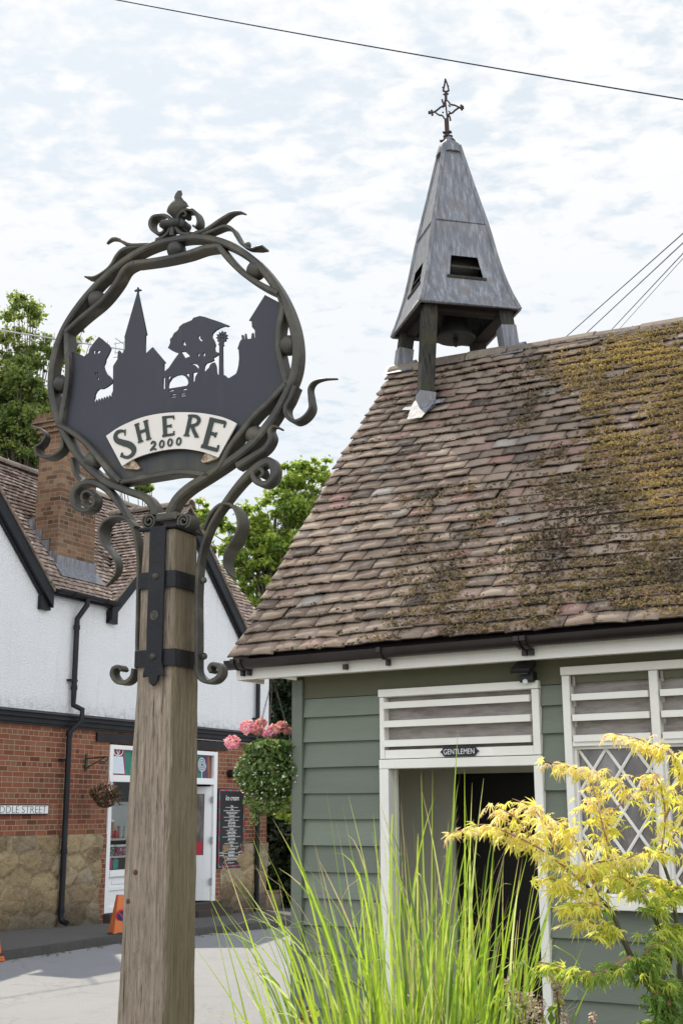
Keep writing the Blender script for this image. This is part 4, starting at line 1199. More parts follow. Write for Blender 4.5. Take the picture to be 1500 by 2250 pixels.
bnd = bnd + (fbm(sx * 2.6 + 9, vv * 8, 41) - .5) * .9
pn = fbm(sx * 3.2, vv * 10, 5)
dens = np.clip((sx - bnd) / .55 + .45, 0, 1) * np.clip((pn - np.where(sx > bnd + .22, .30, .39)) / .14, 0, 1)
dens *= np.where(fr_ < .6, 1.0, .45)
dens *= np.where(vv < .5, np.where(sx < 1.2, .55, .8), 1.0)
stray = (fbm(sx * 5, vv * 16, 9) > .62) & (vv < .45) & (sx > -.3)
keep = (g.random(NC) < dens * .8) | (stray & (g.random(NC) < .16))
sx, vv, row, fr_, pn = sx[keep], vv[keep], row[keep], fr_[keep], pn[keep]
def roof_pts(sx, row, fr, h):
    r = (row + fr) * GAUGE; hh = .021 * (1 - np.minimum(fr, 1) * .72) + h
    wv = .007 * (np.sin(sx * 1.7 + row * .23) + .6 * np.sin(sx * 3.9 - row * .41 + 1.3) + .5 * np.sin(sx * 7.3 + row * .9))
    W = np.array([0, -EO, EZc]) + sx[:, None] * np.array([1, 0, 0]) + r[:, None] * upC + (hh + wv)[:, None] * nrC
    W[:, 2] -= rsag(sx, r); return W
Pm = roof_pts(sx, row, fr_, g.uniform(0, .018, len(sx)))
# each tuft: three small crossed faces standing off the tile
def tufts(P, size, g, col):
    out = []
    for k in range(3):
        V, F, r = leaves(P + g.normal(0, .004, P.shape), size, g, np.tile(nrC, (len(P), 1)), .8, .3); out.append((V, F, col))
    return merge(out)
shade = np.clip((sx - np.interp(vv, [0, .2, .45, .55, .75, .9, 1], [1.45, 1.3, .98, .82, .5, .35, .4])) / .25 + .3, 0, 1)  # turret shadow painted into the moss: browner left of its edge, ochre sunlit
pt_ = fbm(sx * 4.1 + 3, vv * 13, 33)
colr = np.clip(.30 + .42 * shade * (vv * .6 + .5) + (pt_ - .5) * .9 + g.normal(0, .12, len(sx)), 0, 1)
moss1 = tufts(Pm, .0145, g, colr)
NP = 9000
ps = g.uniform(-.93, XE + .2, NP); pr_ = np.floor(g.random(NP) * rowsC); pf = np.abs(g.normal(.03, .13, NP)).clip(0, .9)
pk = (fbm(ps * 2.3, pr_ * .37, 21) > .50) | (g.random(NP) < .10) | ((ps > .2) & (pr_ > rowsC * .72) & (g.random(NP) < .7))
ps, pr_, pf = ps[pk], pr_[pk], pf[pk]
Pp = roof_pts(ps, pr_, pf, np.full(len(ps), -.001))
ico = []
t_ = (1 + 5 ** .5) / 2
iv = np.array([(-1, t_, 0), (1, t_, 0), (-1, -t_, 0), (1, -t_, 0), (0, -1, t_), (0, 1, t_), (0, -1, -t_), (0, 1, -t_), (t_, 0, -1), (t_, 0, 1), (-t_, 0, -1), (-t_, 0, 1)]) / math.sqrt(1 + t_ * t_)
iff = np.array([(0, 11, 5), (0, 5, 1), (0, 1, 7), (0, 7, 10), (0, 10, 11), (1, 5, 9), (5, 11, 4), (11, 10, 2), (10, 7, 6), (7, 1, 8), (3, 9, 4), (3, 4, 2), (3, 2, 6), (3, 6, 8), (3, 8, 9), (4, 9, 5), (2, 4, 11), (6, 2, 10), (8, 6, 7), (9, 8, 1)])
rad = g.gamma(6, .00105, len(ps)).clip(.003, .013)
Vp = Pp[:, None] + iv[None] * rad[:, None, None] * g.uniform(.75, 1.2, (len(ps), 12, 1))
Fp = (iff[None] + (np.arange(len(ps)) * 12)[:, None, None]).reshape(-1, 3)
mm = N('roof_moss'); cmo = mm.ramp(mm.attr(), [(0, (.085, .068, .05)), (.25, (.19, .15, .09)), (.5, (.30, .225, .115)), (.75, (.40, .29, .12)), (1, (.52, .39, .14))])
pmo = mm.n('BsdfPrincipled', i={'Base Color': cmo, 'Roughness': .9, 'Specular IOR Level': .1}); tmo = mm.n('BsdfTranslucent', i={'Color': cmo}); xmo = mm.n('MixShader', i={0: .42})
mm.t.links.new(pmo.outputs[0], xmo.inputs[1]); mm.t.links.new(tmo.outputs[0], xmo.inputs[2]); mm.t.links.new(xmo.outputs[0], mm.out.inputs[0])
Vm, Fm, Rm = moss1
me = np_mesh('roof_moss', np.concatenate([Vm, Vp.reshape(-1, 3)]), [Fm, Fp + len(Vm)], np.concatenate([Rm, np.repeat(g.uniform(.0, .34, len(ps)), 20)]))
me.materials.append(mm.m); mo = link(me, 'roof_moss'); mo.location = CAB.w((0, 0, 0)); mo.rotation_euler = (0, 0, CAB.a)
tag(mo, 'ochre and brown moss tufts growing over the clay tile roof', 'moss', kind='stuff')
# door surround, louvres
def slat(mb, x0, x1, zc, h=.05, d=.13, y=-.045, rise=.10):
    """white louvre blade leaning up and in"""
    mb.prismx([(y, zc - h / 2), (y, zc + h / 2), (y + d, zc + h / 2 + rise), (y + d, zc + h / 2 + rise - .012), (y + .02, zc - h / 2)], x0, x1)
jw = C.pt(862, 1690)[0] - dL; zl1 = C.pt(1010, 1635)[1]; ztr = C.pt(1010, 1664.5)[1]; zlt = C.pt(1010, 1521)[1]
mb = MB()
mb.box(dL, dL + jw, -.050, .07, -.3, dH); mb.box(dR - jw * .8, dR, -.050, .07, -.3, dH); mb.box(dL, dR, -.052, .07, dH + .001, ztr - .002)
df = mb.build('door_frame', M['white_paint'], cabin, bevel=.004)
lw = .033
mb = MB(); mb.box(dL + .004, dL + lw, -.047, .07, ztr + .002, dT - .045); mb.box(dR - lw - .012, dR - .004, -.047, .07, ztr + .002, dT - .045); mb.box(dL, dR - .002, -.056, .07, dT - .043, dT); mb.box(dL + lw + .001, dR - lw - .013, -.042, .07, ztr + .002, zl1 - .022)
lv = mb.build('louvre_vent', M['white_paint'], cabin, bevel=.003)
for yy in (1543.5, 1585.6, 1629.5):
    mb = MB(); zc = C.pt(1010, yy)[1]; slat(mb, dL + lw + .002, dR - lw - .022, zc, .036, .062, -.058, .006); mb.build('slat', M['white_paint'], cabin, parent=lv)
mb = MB(); mb.box(dL + lw, dR - lw - .01, .012, .016, zl1 - .02, dT - .045); mb.build('insect_mesh', M['mesh_grey'], cabin, parent=lv)
# entrance lobby behind the open doorway
ix = C.pt(997, 1760, .85)[0]; idz = C.pt(1060, 1699, .85)[1]
mb = MB(); mb.box(dL - .4, ix, .85, .90, -.3, 2.3); mb.box(ix, 1.7, .85, .90, idz, 2.3); mb.box(dL - .42, dL - .36, .07, .90, -.3, 2.3); mb.box(1.66, 1.72, .07, .90, -.3, 2.3); mb.box(dL - .4, 1.7, .07, .90, 2.28, 2.32)
mb.build('lobby_wall', M['cream_wall'], cabin)
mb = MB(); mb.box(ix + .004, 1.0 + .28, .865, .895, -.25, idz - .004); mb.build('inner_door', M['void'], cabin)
mb = MB(); mb.box(dL - .4, 1.7, -.04, .90, -.3, -.24); mb.build('lobby_floor', M['step'], cabin)
# leaded window with louvres over it
T = cabin
zlb = C.pt(1340, 1627)[1]; ztb = C.pt(1340, 1639)[1]; zwb = wB + .055
st = .042
mb = MB(); mb.box(wL, wL + st, -.050, .06, wB, wT - .046); mb.box(wR - st, wR, -.050, .06, wB, wT - .046); mb.box(wL - .002, wR + .002, -.060, .06, wT - .044, wT); mb.box(wm0, wm1, -.048, .06, wB + .05, wT - .046)
for a_, b_ in ((wL + st, wm0), (wm1, wR - st)): mb.box(a_ + .001, b_ - .001, -.046, .06, ztb, zlb)
mb.box(wL - .012, wR + .012, -.085, .06, wB - .012, wB + .048)
wf = mb.build('window_frame', M['white_paint'], cabin, bevel=.004)
for a_, b_ in ((wL + st, wm0), (wm1, wR - st)):
    for yy in (1530, 1575.5, 1621.5):
        mb = MB(); slat(mb, a_ + .012, b_ - .006, C.pt(1340, yy)[1], .033, .062, -.058, .006); mb.build('slat', M['white_paint'], cabin, parent=wf)
    mb = MB()
    for z0, z1 in ((C.pt(1340, 1575)[1] + .06, C.pt(1340, 1530)[1] - .02), (C.pt(1340, 1621)[1] + .06, C.pt(1340, 1575)[1] - .02), (C.pt(1340, 1530)[1] + .06, wT - .05)): mb.box(a_ + .012, a_ + .026, -.03, -.015, z0, z1)
    mb.box(a_, b_, .012, .016, zlb, wT - .045); mb.build('insect_mesh', M['mesh_grey'], cabin, parent=wf)
    x0, x1, z0, z1 = a_ + .014, b_ - .014, wB + .062, ztb - .014
    mb = MB(); mb.box(x0, x1, .012, .016, z0, z1); mb.build('pane', M['obscure'], cabin, parent=wf)
    mb = MB(); mb.box(a_ + .001, x0, -.02, .03, z0 - .013, z1 + .013); mb.box(x1, b_ - .001, -.02, .03, z0 - .013, z1 + .013); mb.box(x0, x1, -.019, .03, z1, z1 + .013); mb.box(x0, x1, -.019, .03, z0 - .013, z0)
    hw = .075; sl_ = 1.42; k = 0
    # white lead strips: two families of diagonals, drawn clear of the frame
    for sg in (1, -1):
        c_ = (x0 if sg == 1 else x1)
        i = -40
        while i < 60:
            zs = z1 + 2 * hw * sl_ * i - (0 if sg == 1 else 0); i += 1
            pts = []
            # line z = zs - sl*(x-x0)*sg
            xa, xb = x0, x1
            f_ = lambda x: zs - sl_ * sg * (x - (x0 if sg == 1 else x0)) + (0 if sg == 1 else 0)
            za, zb = f_(xa), f_(xb)
            lo_z, hi_z = z0, z1
            def clip(xa, za, xb, zb):
                t0, t1 = 0.0, 1.0
                for zl, s_ in ((lo_z, 1), (hi_z, -1)):
                    A = s_ * (za - zl); B = s_ * (zb - zl)
                    if A < 0 and B < 0: return None
                    if A < 0: t0 = max(t0, A / (A - B))
                    elif B < 0: t1 = min(t1, A / (A - B))
                return (xa + (xb - xa) * t0, za + (zb - za) * t0, xa + (xb - xa) * t1, za + (zb - za) * t1) if t1 > t0 else None
            q = clip(xa, za, xb, zb)
            if q is None: continue
            yb = .008 if sg == 1 else .0055
            mb.bar((q[0], yb, q[1]), (q[2], yb, q[3]), .006, .0155, (0, 1, 0)) if 0 else mb.sweep([(q[0], q[1]), (q[2], q[3])], .0155, .007, yb, chamfer=.1)
            mb.sweep([(q[0], q[1]), (q[2], q[3])], .005, .004, yb - .0045, chamfer=.1)
    mb.build('lattice', M['white_paint'], cabin, parent=wf)
# nameplate
x0, _ = C.pt(966, 1651, -.056); x1, _ = C.pt(1050.5, 1651, -.056); zc = C.pt(1008, 1651, -.056)[1]; hh = (C.pt(1008, 1640.5, -.056)[1] - C.pt(1008, 1662, -.056)[1]) / 2
T = Thing('name_plate', 'black cast GENTLEMEN plate over the cabin doorway', 'sign', CAB, ((x0 + x1) / 2, -.05, zc))
cx = (x0 + x1) / 2; w_ = (x1 - x0) / 2
mb = MB(); mb.box(cx - w_ - .09, cx + w_ + .085, -.0435, -.0422, ztr + .006, zl1 - .03); mb.build('mounting_board', M['white_paint'], T)
flat('plate', [[(cx - w_, zc), (cx - w_ + .016, zc + hh * .45), (cx - w_ + .016, zc + hh * .62), (cx - w_ + .028, zc + hh), (cx + w_ - .028, zc + hh), (cx + w_ - .016, zc + hh * .62), (cx + w_ - .016, zc + hh * .45), (cx + w_, zc), (cx + w_ - .016, zc - hh * .45), (cx + w_ - .016, zc - hh * .62), (cx + w_ - .028, zc - hh), (cx - w_ + .028, zc - hh), (cx - w_ + .016, zc - hh * .62), (cx - w_ + .016, zc - hh * .45)]], -.056, .012, M['sign_black'], T)
text('lettering', 'GENTLEMEN', cx, zc - .002, -.0585, .042, M['white_matt'], T, sx=.80, bold=-.0002)
# security floodlight
lx, lz = C.pt(1150, 1472, -.10)
T = Thing('floodlight', 'black sensor floodlight on the frieze between door and window', 'light', CAB, (lx, -.02, lz))
mb = MB(); mb.add([(lx - .06, -.16, lz + .0), (lx + .055, -.16, lz + .0), (lx + .055, -.06, lz + .055), (lx - .06, -.06, lz + .055), (lx - .06, -.15, lz - .022), (lx + .055, -.15, lz - .022), (lx + .055, -.05, lz + .025), (lx - .06, -.05, lz + .025)], [(0, 1, 2, 3), (7, 6, 5, 4), (0, 4, 5, 1), (1, 5, 6, 2), (2, 6, 7, 3), (3, 7, 4, 0)]); mb.build('lamp_head', M['black_plastic'], T, bevel=.006)
mb = MB(); mb.add([(lx - .04, -.1435, lz - .0215), (lx + .035, -.1435, lz - .0215), (lx + .035, -.075, lz + .0110), (lx - .04, -.075, lz + .0110)], [(3, 2, 1, 0)])
for i, v in enumerate(mb.v): mb.v[i] = (v[0], v[1] + .001, v[2] - .004)
mb.build('lamp_glass', M['lamp_glass'], T)
mb = MB(); mb.box(lx - .035, lx + .045, -.09, -.022, lz - .065, lz - .005); mb.build('sensor_body', M['black_plastic'], T, bevel=.008)
mb = MB(); mb.ball((lx + .0, -.085, lz - .062), .016, 12, 8); mb.build('sensor_dome', M['white_matt'], T, smooth=True)

# ------------------------------------------------------------------ bell turret
SCX, SCY = -.425, RO
T = turret = Thing('bell_turret', 'lead-clad pyramid bell turret on timber legs straddling the cabin ridge', 'turret', CAB, (SCX, SCY, 4.9))
cc = (SCX, SCY)
prof = [(5.265, .392), (5.30, .380), (5.40, .347), (5.52, .314), (5.66, .283), (5.80, .257), (6.02, .219), (6.40, .139), (6.765, .066)]
def hs(z): return float(np.interp(z, [p[0] for p in prof], [p[1] for p in prof]))
# louvre openings (same on every face)
zo0 = 5.515; zo1 = 5.705; ox0, ox1 = .105, .135
def face_mesh(mb):
    zs = sorted(set([p[0] for p in prof] + [zo0, zo1, 6.2, 6.6]))
    for k in range(4):
        a = k * 90; ca, sa = math.cos(R(a)), math.sin(R(a))
        def pt(u, z, off=0.0):
            h = hs(z) + off; x, y = u * (hs(z)), -h
            return (SCX + x * ca - y * sa, SCY + x * sa + y * ca, z)
        for i in range(len(zs) - 1):
            z0, z1 = zs[i], zs[i + 1]
            us0 = [-1, -.55, .0, .55, 1] if not (z0 >= zo0 - 1e-6 and z1 <= zo1 + 1e-6) else None
            if us0 is None:
                b0 = ox1 / hs(z0) - (ox1 - ox0) * (z0 - zo0) / (zo1 - zo0) / hs(z0); b1 = ox1 / hs(z1) - (ox1 - ox0) * (z1 - zo0) / (zo1 - zo0) / hs(z1)
                for (l0, r0, l1, r1) in ((-1, -b0, -1, -b1), (b0, 1, b1, 1)):
                    mb.add([pt(l0, z0), pt(r0, z0), pt(r1, z1), pt(l1, z1)], [(0, 1, 2, 3)])
            else:
                for j in range(4): mb.add([pt(us0[j], z0), pt(us0[j + 1], z0), pt(us0[j + 1], z1), pt(us0[j], z1)], [(0, 1, 2, 3)])
mb = MB(); face_mesh(mb); h = hs(6.765)
mb.add([(SCX - h, SCY - h, 6.765), (SCX + h, SCY - h, 6.765), (SCX + h, SCY + h, 6.765), (SCX - h, SCY + h, 6.765)], [(0, 1, 2, 3)])
mb.rotz(45, cc)
sp_o = mb.build('spire', M['lead'], T)
mb = MB()
for sx_, sy_ in ((-1, -1), (1, -1), (1, 1), (-1, 1)):
    P = [(SCX + sx_ * (p[1] - .004), SCY + sy_ * (p[1] - .004), p[0]) for p in prof]; mb.tube(cr(P, 3), .019, 8)
for z in (6.02,):
    h = hs(z) + .002; mb.tube([(SCX - h, SCY - h, z), (SCX + h, SCY - h, z), (SCX + h, SCY + h, z), (SCX - h, SCY + h, z)], .0095, 6, closed=True)
h = .392; mb.tube([(SCX - h, SCY - h, 5.262), (SCX + h, SCY - h, 5.262), (SCX + h, SCY + h, 5.262), (SCX - h, SCY + h, 5.262)], .017, 8, closed=True)
mb.rotz(45, cc); mb.build('lead_roll', M['lead'], T, parent=sp_o, auto=50)
mb = MB(); mb.lathe([(.062 * 1.414 + .022, 6.70), (.098, 6.745), (.085, 6.79), (.045, 6.825), (.03, 6.86)], (SCX, SCY, 0), 4 * 3); mb.build('lead_cap', M['lead'], T, parent=sp_o, auto=60)
for k in range(4):
    a = k * 90
    mb = MB(); y = -hs(zo0)
    mb.box(SCX - ox1 - .02, SCX + ox1 + .02, SCY - hs(zo0) - .012, SCY - hs(zo0) + .06, zo0 - .014, zo0 + .006)
    for z in (zo0 + .095,):
        f_ = (z - zo0) / (zo1 - zo0); w_ = ox1 - (ox1 - ox0) * f_ - .003
        mb.prismx([(SCY - hs(z) + .004, z - .008), (SCY - hs(z) + .004, z + .004), (SCY - hs(z) + .05, z + .034), (SCY - hs(z) + .05, z + .026)], SCX - w_, SCX + w_)
    mb.rotz(a + 45, cc); mb.build('louvre', M['shadow_paint'] if 0 else M['old_timber'], T, parent=sp_o)
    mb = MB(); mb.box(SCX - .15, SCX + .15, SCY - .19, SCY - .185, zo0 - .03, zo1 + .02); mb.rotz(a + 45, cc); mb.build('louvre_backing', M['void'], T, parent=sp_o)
# underside boarding and frame
mb = MB(); hb = .376
for sx_, sy_, w2, d2 in ((0, -1, hb, .03), (0, 1, hb, .03), (-1, 0, .03, hb - .031), (1, 0, .03, hb - .031)): mb.box(SCX + sx_ * (hb - .03) - w2, SCX + sx_ * (hb - .03) + w2, SCY + sy_ * (hb - .03) - d2, SCY + sy_ * (hb - .03) + d2, 5.262, 5.285)
for s_ in (-1, 1): mb.box(SCX - .31, SCX + .31, SCY + s_ * .275 - .035, SCY + s_ * .275 + .035, 5.225, 5.262); mb.box(SCX + s_ * .275 - .035, SCX + s_ * .275 + .035, SCY - .239, SCY + .239, 5.228, 5.262)
mb.box(SCX - .31, SCX + .31, SCY - .31, SCY + .31, 5.46, 5.48)
mb.rotz(45, cc); mb.build('head_frame', M['dark_timber'], T)
feet = {'front': (SCX - .02, RO - .485, 4.40), 'left': (SCX - .465, RO, 4.95), 'right': (SCX + .455, RO, 4.95), 'back': (SCX + .02, RO + .485, 4.40)}
tops = {'front': (SCX, RO - .415), 'left': (SCX - .415, RO), 'right': (SCX + .415, RO), 'back': (SCX, RO + .415)}
for k in feet:
    f_ = np.array(feet[k]); tp = np.array([*tops[k], 5.27])
    a45 = np.array([math.cos(R(45)), math.sin(R(45)), 0])
    mb = MB(); mb.bar(f_, tp, .106, .106, tuple(a45)); lg = mb.build('leg', M['old_timber'] if k in ('front', 'back') else M['lead'], T, bevel=.006)
    if k in ('left', 'right'):
        lg.data.materials.clear(); lg.data.materials.append(M['old_timber'])
    mb = MB(); d = (tp - f_) / np.linalg.norm(tp - f_)
    if k in ('front', 'back'):
        sgn = 1 if k == 'front' else -1
        mb.bar(f_ + d * .0, f_ + d * .16, .118, .118, tuple(a45))
        up_ = upC if k == 'front' else upB; nr_ = nrC if k == 'front' else nrB
        c0 = np.array([f_[0], -EO, EZc]) if k == 'front' else np.array([f_[0], 2 * RO + EO, EZc]); r0 = (f_[2] - EZc) / up_[2]
        pl = lambda x, r, h: c0 + np.array([x, 0, 0]) + up_ * (r0 + r) + nr_ * h
        mb.add([pl(-.085, .05, .042), pl(-.06, -.13, .044), pl(.06, -.14, .044), pl(.10, .03, .042), pl(.10, .10, .042), pl(-.08, .12, .042)], [(0, 1, 2, 3, 4, 5)])
        mb.add([pl(-.16, .03, .036), pl(-.06, .0, .036), pl(-.06, .05, .036), pl(-.15, .06, .036)], [(0, 1, 2, 3)])
        mb.add([pl(.06, .02, .036), pl(.17, .04, .036), pl(.18, .08, .036), pl(.06, .08, .036)], [(0, 1, 2, 3)])
    else:
        mb.bar(f_ - d * .02, f_ + d * .19, .118, .118, tuple(a45))
        s_ = -1 if k == 'left' else 1
        for q in (-1, 1):
            b_ = np.array([f_[0], RO, zr - .02 - float(rsag(f_[0], 3.3))]); 
            V = [b_ + np.array([-.13, q * -.0, .03]), b_ + np.array([.13, 0, .03]), b_ + np.array([.16, q * .14, -.10]), b_ + np.array([-.10, q * .13, -.09])]
            mb.add(V, [(0, 1, 2, 3)])
    mb.build('lead_flashing', M['lead'], T)
# iron cross finial, a flat casting
FX = lambda x, y: C.pt(820 + x / 4.1667, 150 + y / 4.1667, RO)
mb = MB()
def fst(pts, w, d=.016, sm=True, y=RO):
    P = [FX(*p) for p in pts]
    if sm and len(P) > 2: P = cr(P, 5)
    mb.sweep(P, w / 4.1667 / FPX * 11.6, d, y)
fst([(658, 98), (650, 150), (638, 205)], 9); fst([(658, 98), (676, 150), (690, 205)], 9); fst([(636, 206), (662, 214), (690, 204)], 13); fst([(630, 178), (645, 172)], 9); fst([(676, 166), (688, 160)], 9)
fst([(640, 240), (684, 234)], 13); fst([(662, 212), (663, 300)], 20)
fst([(545, 405), (580, 385), (612, 358), (635, 345), (650, 318), (655, 295)], 11); fst([(565, 404), (600, 428), (628, 432), (645, 455), (662, 475)], 11, y=RO + .001); fst([(668, 290), (690, 310), (705, 332), (740, 338), (785, 358)], 11); fst([(778, 362), (745, 385), (720, 408), (695, 415), (682, 440), (675, 470)], 11, y=RO + .001)
fst([(650, 330), (640, 350), (632, 360)], 10, y=RO - .001); fst([(690, 340), (700, 352)], 10, y=RO - .001); fst([(640, 400), (632, 410)], 10, y=RO - .001); fst([(690, 395), (700, 405)], 10, y=RO - .001)
fst([(656, 300), (676, 470)], 9, y=RO + .002); fst([(630, 285), (632, 305), (655, 350)], 12, .01, y=RO - .002); fst([(685, 420), (700, 450), (706, 482)], 12, .01, y=RO - .002)
for (x, y), sg in (((530, 408), -1), ((800, 360), 1)):
    fst([(x - sg * 12, y - sg * -2), (x + sg * 22, y - 3)], 16, .02); fst([(x + 2, y - 24), (x + 8, y + 22)], 14, .02, y=RO + .001); fst([(x + sg * 18, y - 14), (x + sg * 20, y + 10)], 12, .02, y=RO - .001)
fst([(668, 465), (674, 590)], 32, .03); fst([(640, 592), (710, 582)], 14, .034)
fst([(674, 600), (655, 640), (645, 690)], 17, .03); fst([(680, 600), (700, 640), (712, 690)], 17, .03); fst([(640, 625), (655, 620)], 12, .02); fst([(705, 615), (720, 622)], 12, .02)
fst([(618, 674), (738, 656)], 15, .05); fst([(680, 668), (683, 740)], 80, .06)
mb.build('cross_finial', paint('rusted_dark_iron', (.05, .032, .032), .7, .3, 20), T)
# bell
bz = 5.135
T = Thing('bell', 'dark bronze bell hanging under the turret', 'bell', CAB, (SCX + .01, RO, bz))
bb = np.array([SCX + .01, RO, bz])
mb = MB(); mb.lathe([(.150, 0), (.152, .012), (.140, .03), (.116, .075), (.098, .13), (.088, .18), (.078, .215), (.05, .235), (.03, .24), (.03, .235), (.07, .20), (.085, .12), (.11, .05), (.138, .004)], bb, 28); mb.build('bell_body', M['bronze'], T, auto=45)
mb = MB(); mb.tube([bb + (0, 0, .2), bb + (0, 0, .0)], .008, 6); mb.ball(bb + (0, 0, -.015), .022, 10, 8); mb.tube([bb + (0, 0, -.03), bb + (0, 0, -.06)], .012, 8); mb.build('clapper', M['bronze'], T)
mb = MB(); mb.box(bb[0] - .035, bb[0] + .035, bb[1] - .035, bb[1] + .035, bz + .24, bz + .33); mb.box(bb[0] - .2, bb[0] + .2, bb[1] - .03, bb[1] + .03, bz + .26, bz + .325); mb.rotz(45, (bb[0], bb[1])); mb.build('headstock', M['dark_timber'], T)
# ------------------------------------------------------------------ village sign
G = SIGN
vs = Thing('village_sign', 'black wrought iron SHERE 2000 village sign on a weathered oak post', 'village sign', SIGN, (0, 0, -.1))
A = lambda x, y, yy=0.0: G.pt(80 + x / 2.142857, 400 + y / 2.142857, yy)
B = lambda x, y, yy=0.0: G.pt(220 + x / 3.40909, 600 + y / 3.40909, yy)
Cc = lambda x, y, yy=0.0: G.pt(80 + x / 2.5, 1000 + y / 2.5, yy)
Fp = lambda x, y, yy=0.0: G.pt(x, y, yy)
# post: hewn, slightly tapering
sec = [(-.1, -.118, .077, .12), (.96, -.104, .078, .108), (1.50, -.094, .079, .092), (2.02, -.074, .081, .078), (2.43, -.066, .070, .066), (2.555, -.064, .068, .064)]
V = []; F = []; nz_ = 60; g = np.random.default_rng(3)
for i in range(nz_ + 1):
    z = -.1 + 2.655 * i / nz_; xl = np.interp(z, [s[0] for s in sec], [s[1] for s in sec]); xr = np.interp(z, [s[0] for s in sec], [s[2] for s in sec]); yb = np.interp(z, [s[0] for s in sec], [s[3] for s in sec])
    c_ = .007 + .003 * math.sin(z * 7); pts = []
    for (x, y) in ((xl + c_, -.08), ((xl + xr) / 2, -.08), (xr - c_, -.08), (xr, -.08 + c_), (xr, (yb - .08) / 2), (xr, yb - c_), (xr - c_, yb), (xl + c_, yb), (xl, yb - c_), (xl, -.08 + c_)):
        pts.append((x + g.normal(0, .0007), y + g.normal(0, .0007), z))
    V += pts
for i in range(nz_):
    for k in range(10): F.append((i * 10 + k, i * 10 + (k + 1) % 10, (i + 1) * 10 + (k + 1) % 10, (i + 1) * 10 + k))
F.append(tuple(range(9, -1, -1))); F.append(tuple(nz_ * 10 + k for k in range(10)))
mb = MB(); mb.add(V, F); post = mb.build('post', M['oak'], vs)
mb = MB()
for (a_, b_, r_) in ((677, 947, .009), (640, 1092, .008)):
    x, z = G.pt(a_ * .44, 1500 + b_ * .44, -.081); mb.ball((x, -.081, z), r_, 10, 6, sc=(1, .5, 1))
mb.build('nail_head', paint('rusty_nail', (.10, .04, .025), .8), vs, parent=post, smooth=True)
def pw(z): return [float(np.interp(z, [s[0] for s in sec], [s[k] for s in sec])) for k in (1, 2, 3)]
# cap plate and front strap
mb = MB(); zc = 2.557; mb.box(-.078, .082, -.094, .078, zc, zc + .012); mb.build('cap_plate', M['iron_black'], vs, bevel=.004)
zs = [zc + .006, 2.3, 2.1, Fp(335, 1470, -.1)[1]]
zt_, zb_ = zc + .004, Fp(338, 1468, -.1)[1]
xs0, xs1 = Fp(326, 1300, -.1)[0], Fp(361, 1300, -.1)[0]; xm = (xs0 + xs1) / 2; sw = (xs1 - xs0) / 2
P = [(xm - sw, zt_), (xm + sw, zt_), (xm + sw * .98, 2.2), (xm + sw * .95, zb_ + .02), (xm + sw * 1.25, zb_ - .015), (xm + sw * 1.3, zb_ - .03), (xm + sw * .6, zb_ - .026), (xm + sw * .45, zb_ - .05), (xm, zb_ - .062), (xm - sw * .45, zb_ - .05), (xm - sw * .6, zb_ - .026), (xm - sw * 1.3, zb_ - .03), (xm - sw * 1.25, zb_ - .015), (xm - sw * .95, zb_ + .02), (xm - sw * .98, 2.2)]
mb = MB(); mb.prism(P[::-1], -.104, -.094); mb.build('strap', M['iron_black'], vs, bevel=.002)
mb = MB(); mb.prism(P[::-1], .084, .094); mb.build('strap', M['iron_black'], vs)
mb = MB()
for (a_, b_) in ((655, 665), (640, 1105)):
    x, z = Cc(a_, b_, -.105); mb.ball((x, -.104, z), .0125, 8, 6, sc=(1, .8, 1))
mb.build('bolt', M['iron'], vs)
x, z = Cc(648, 880, -.105); mb = MB(); mb.tube([(x, -.1035, z), (x, -.106, z)], .017, 16); mb.sweep(cr([(x - .008, z + .008), (x, z + .011), (x + .007, z + .005), (x - .006, z - .004), (x, z - .011), (x + .008, z - .006)], 4), .003, .003, -.107); mb.build('maker_mark', M['iron'], vs)
# bands round the post
for y0, y1 in ((1256, 1292), (1427, 1464)):
    z1, z0 = Fp(330, y0, -.1)[1], Fp(330, y1, -.1)[1]; xl, xr, yb = pw((z0 + z1) / 2); o_ = .013; th = .006
    ring = [(xl - o_ + .0, -.06), (xl - o_ + .012, -.093), (xl + .02, -.0935), (xr - .02, -.0935), (xr + o_ - .004, -.088), (xr + o_, -.06), (xr + o_, yb - .02), (xr + .0, yb + o_), (xl, yb + o_), (xl - o_, yb - .02)]
    V = []; 
    for (x, y) in ring: V += [(x, y, z0), (x, y, z1)]
    m_ = len(ring); cxr, cyr = (xl + xr) / 2, (yb - .08) / 2
    for (x, y) in ring: V += [(x + (cxr - x) * .05, y + (cyr - y) * .05, z0), (x + (cxr - x) * .05, y + (cyr - y) * .05, z1)]
    F = []
    for i in range(m_):
        j = (i + 1) % m_; F += [(2 * i, 2 * j, 2 * j + 1, 2 * i + 1), (2 * m_ + 2 * i + 1, 2 * m_ + 2 * j + 1, 2 * m_ + 2 * j, 2 * m_ + 2 * i), (2 * i + 1, 2 * j + 1, 2 * m_ + 2 * j + 1, 2 * m_ + 2 * i + 1), (2 * j, 2 * i, 2 * m_ + 2 * i, 2 * m_ + 2 * j)]
    mb = MB(); mb.add(V, F); mb.build('band', M['iron_black'], vs, bevel=.0015)
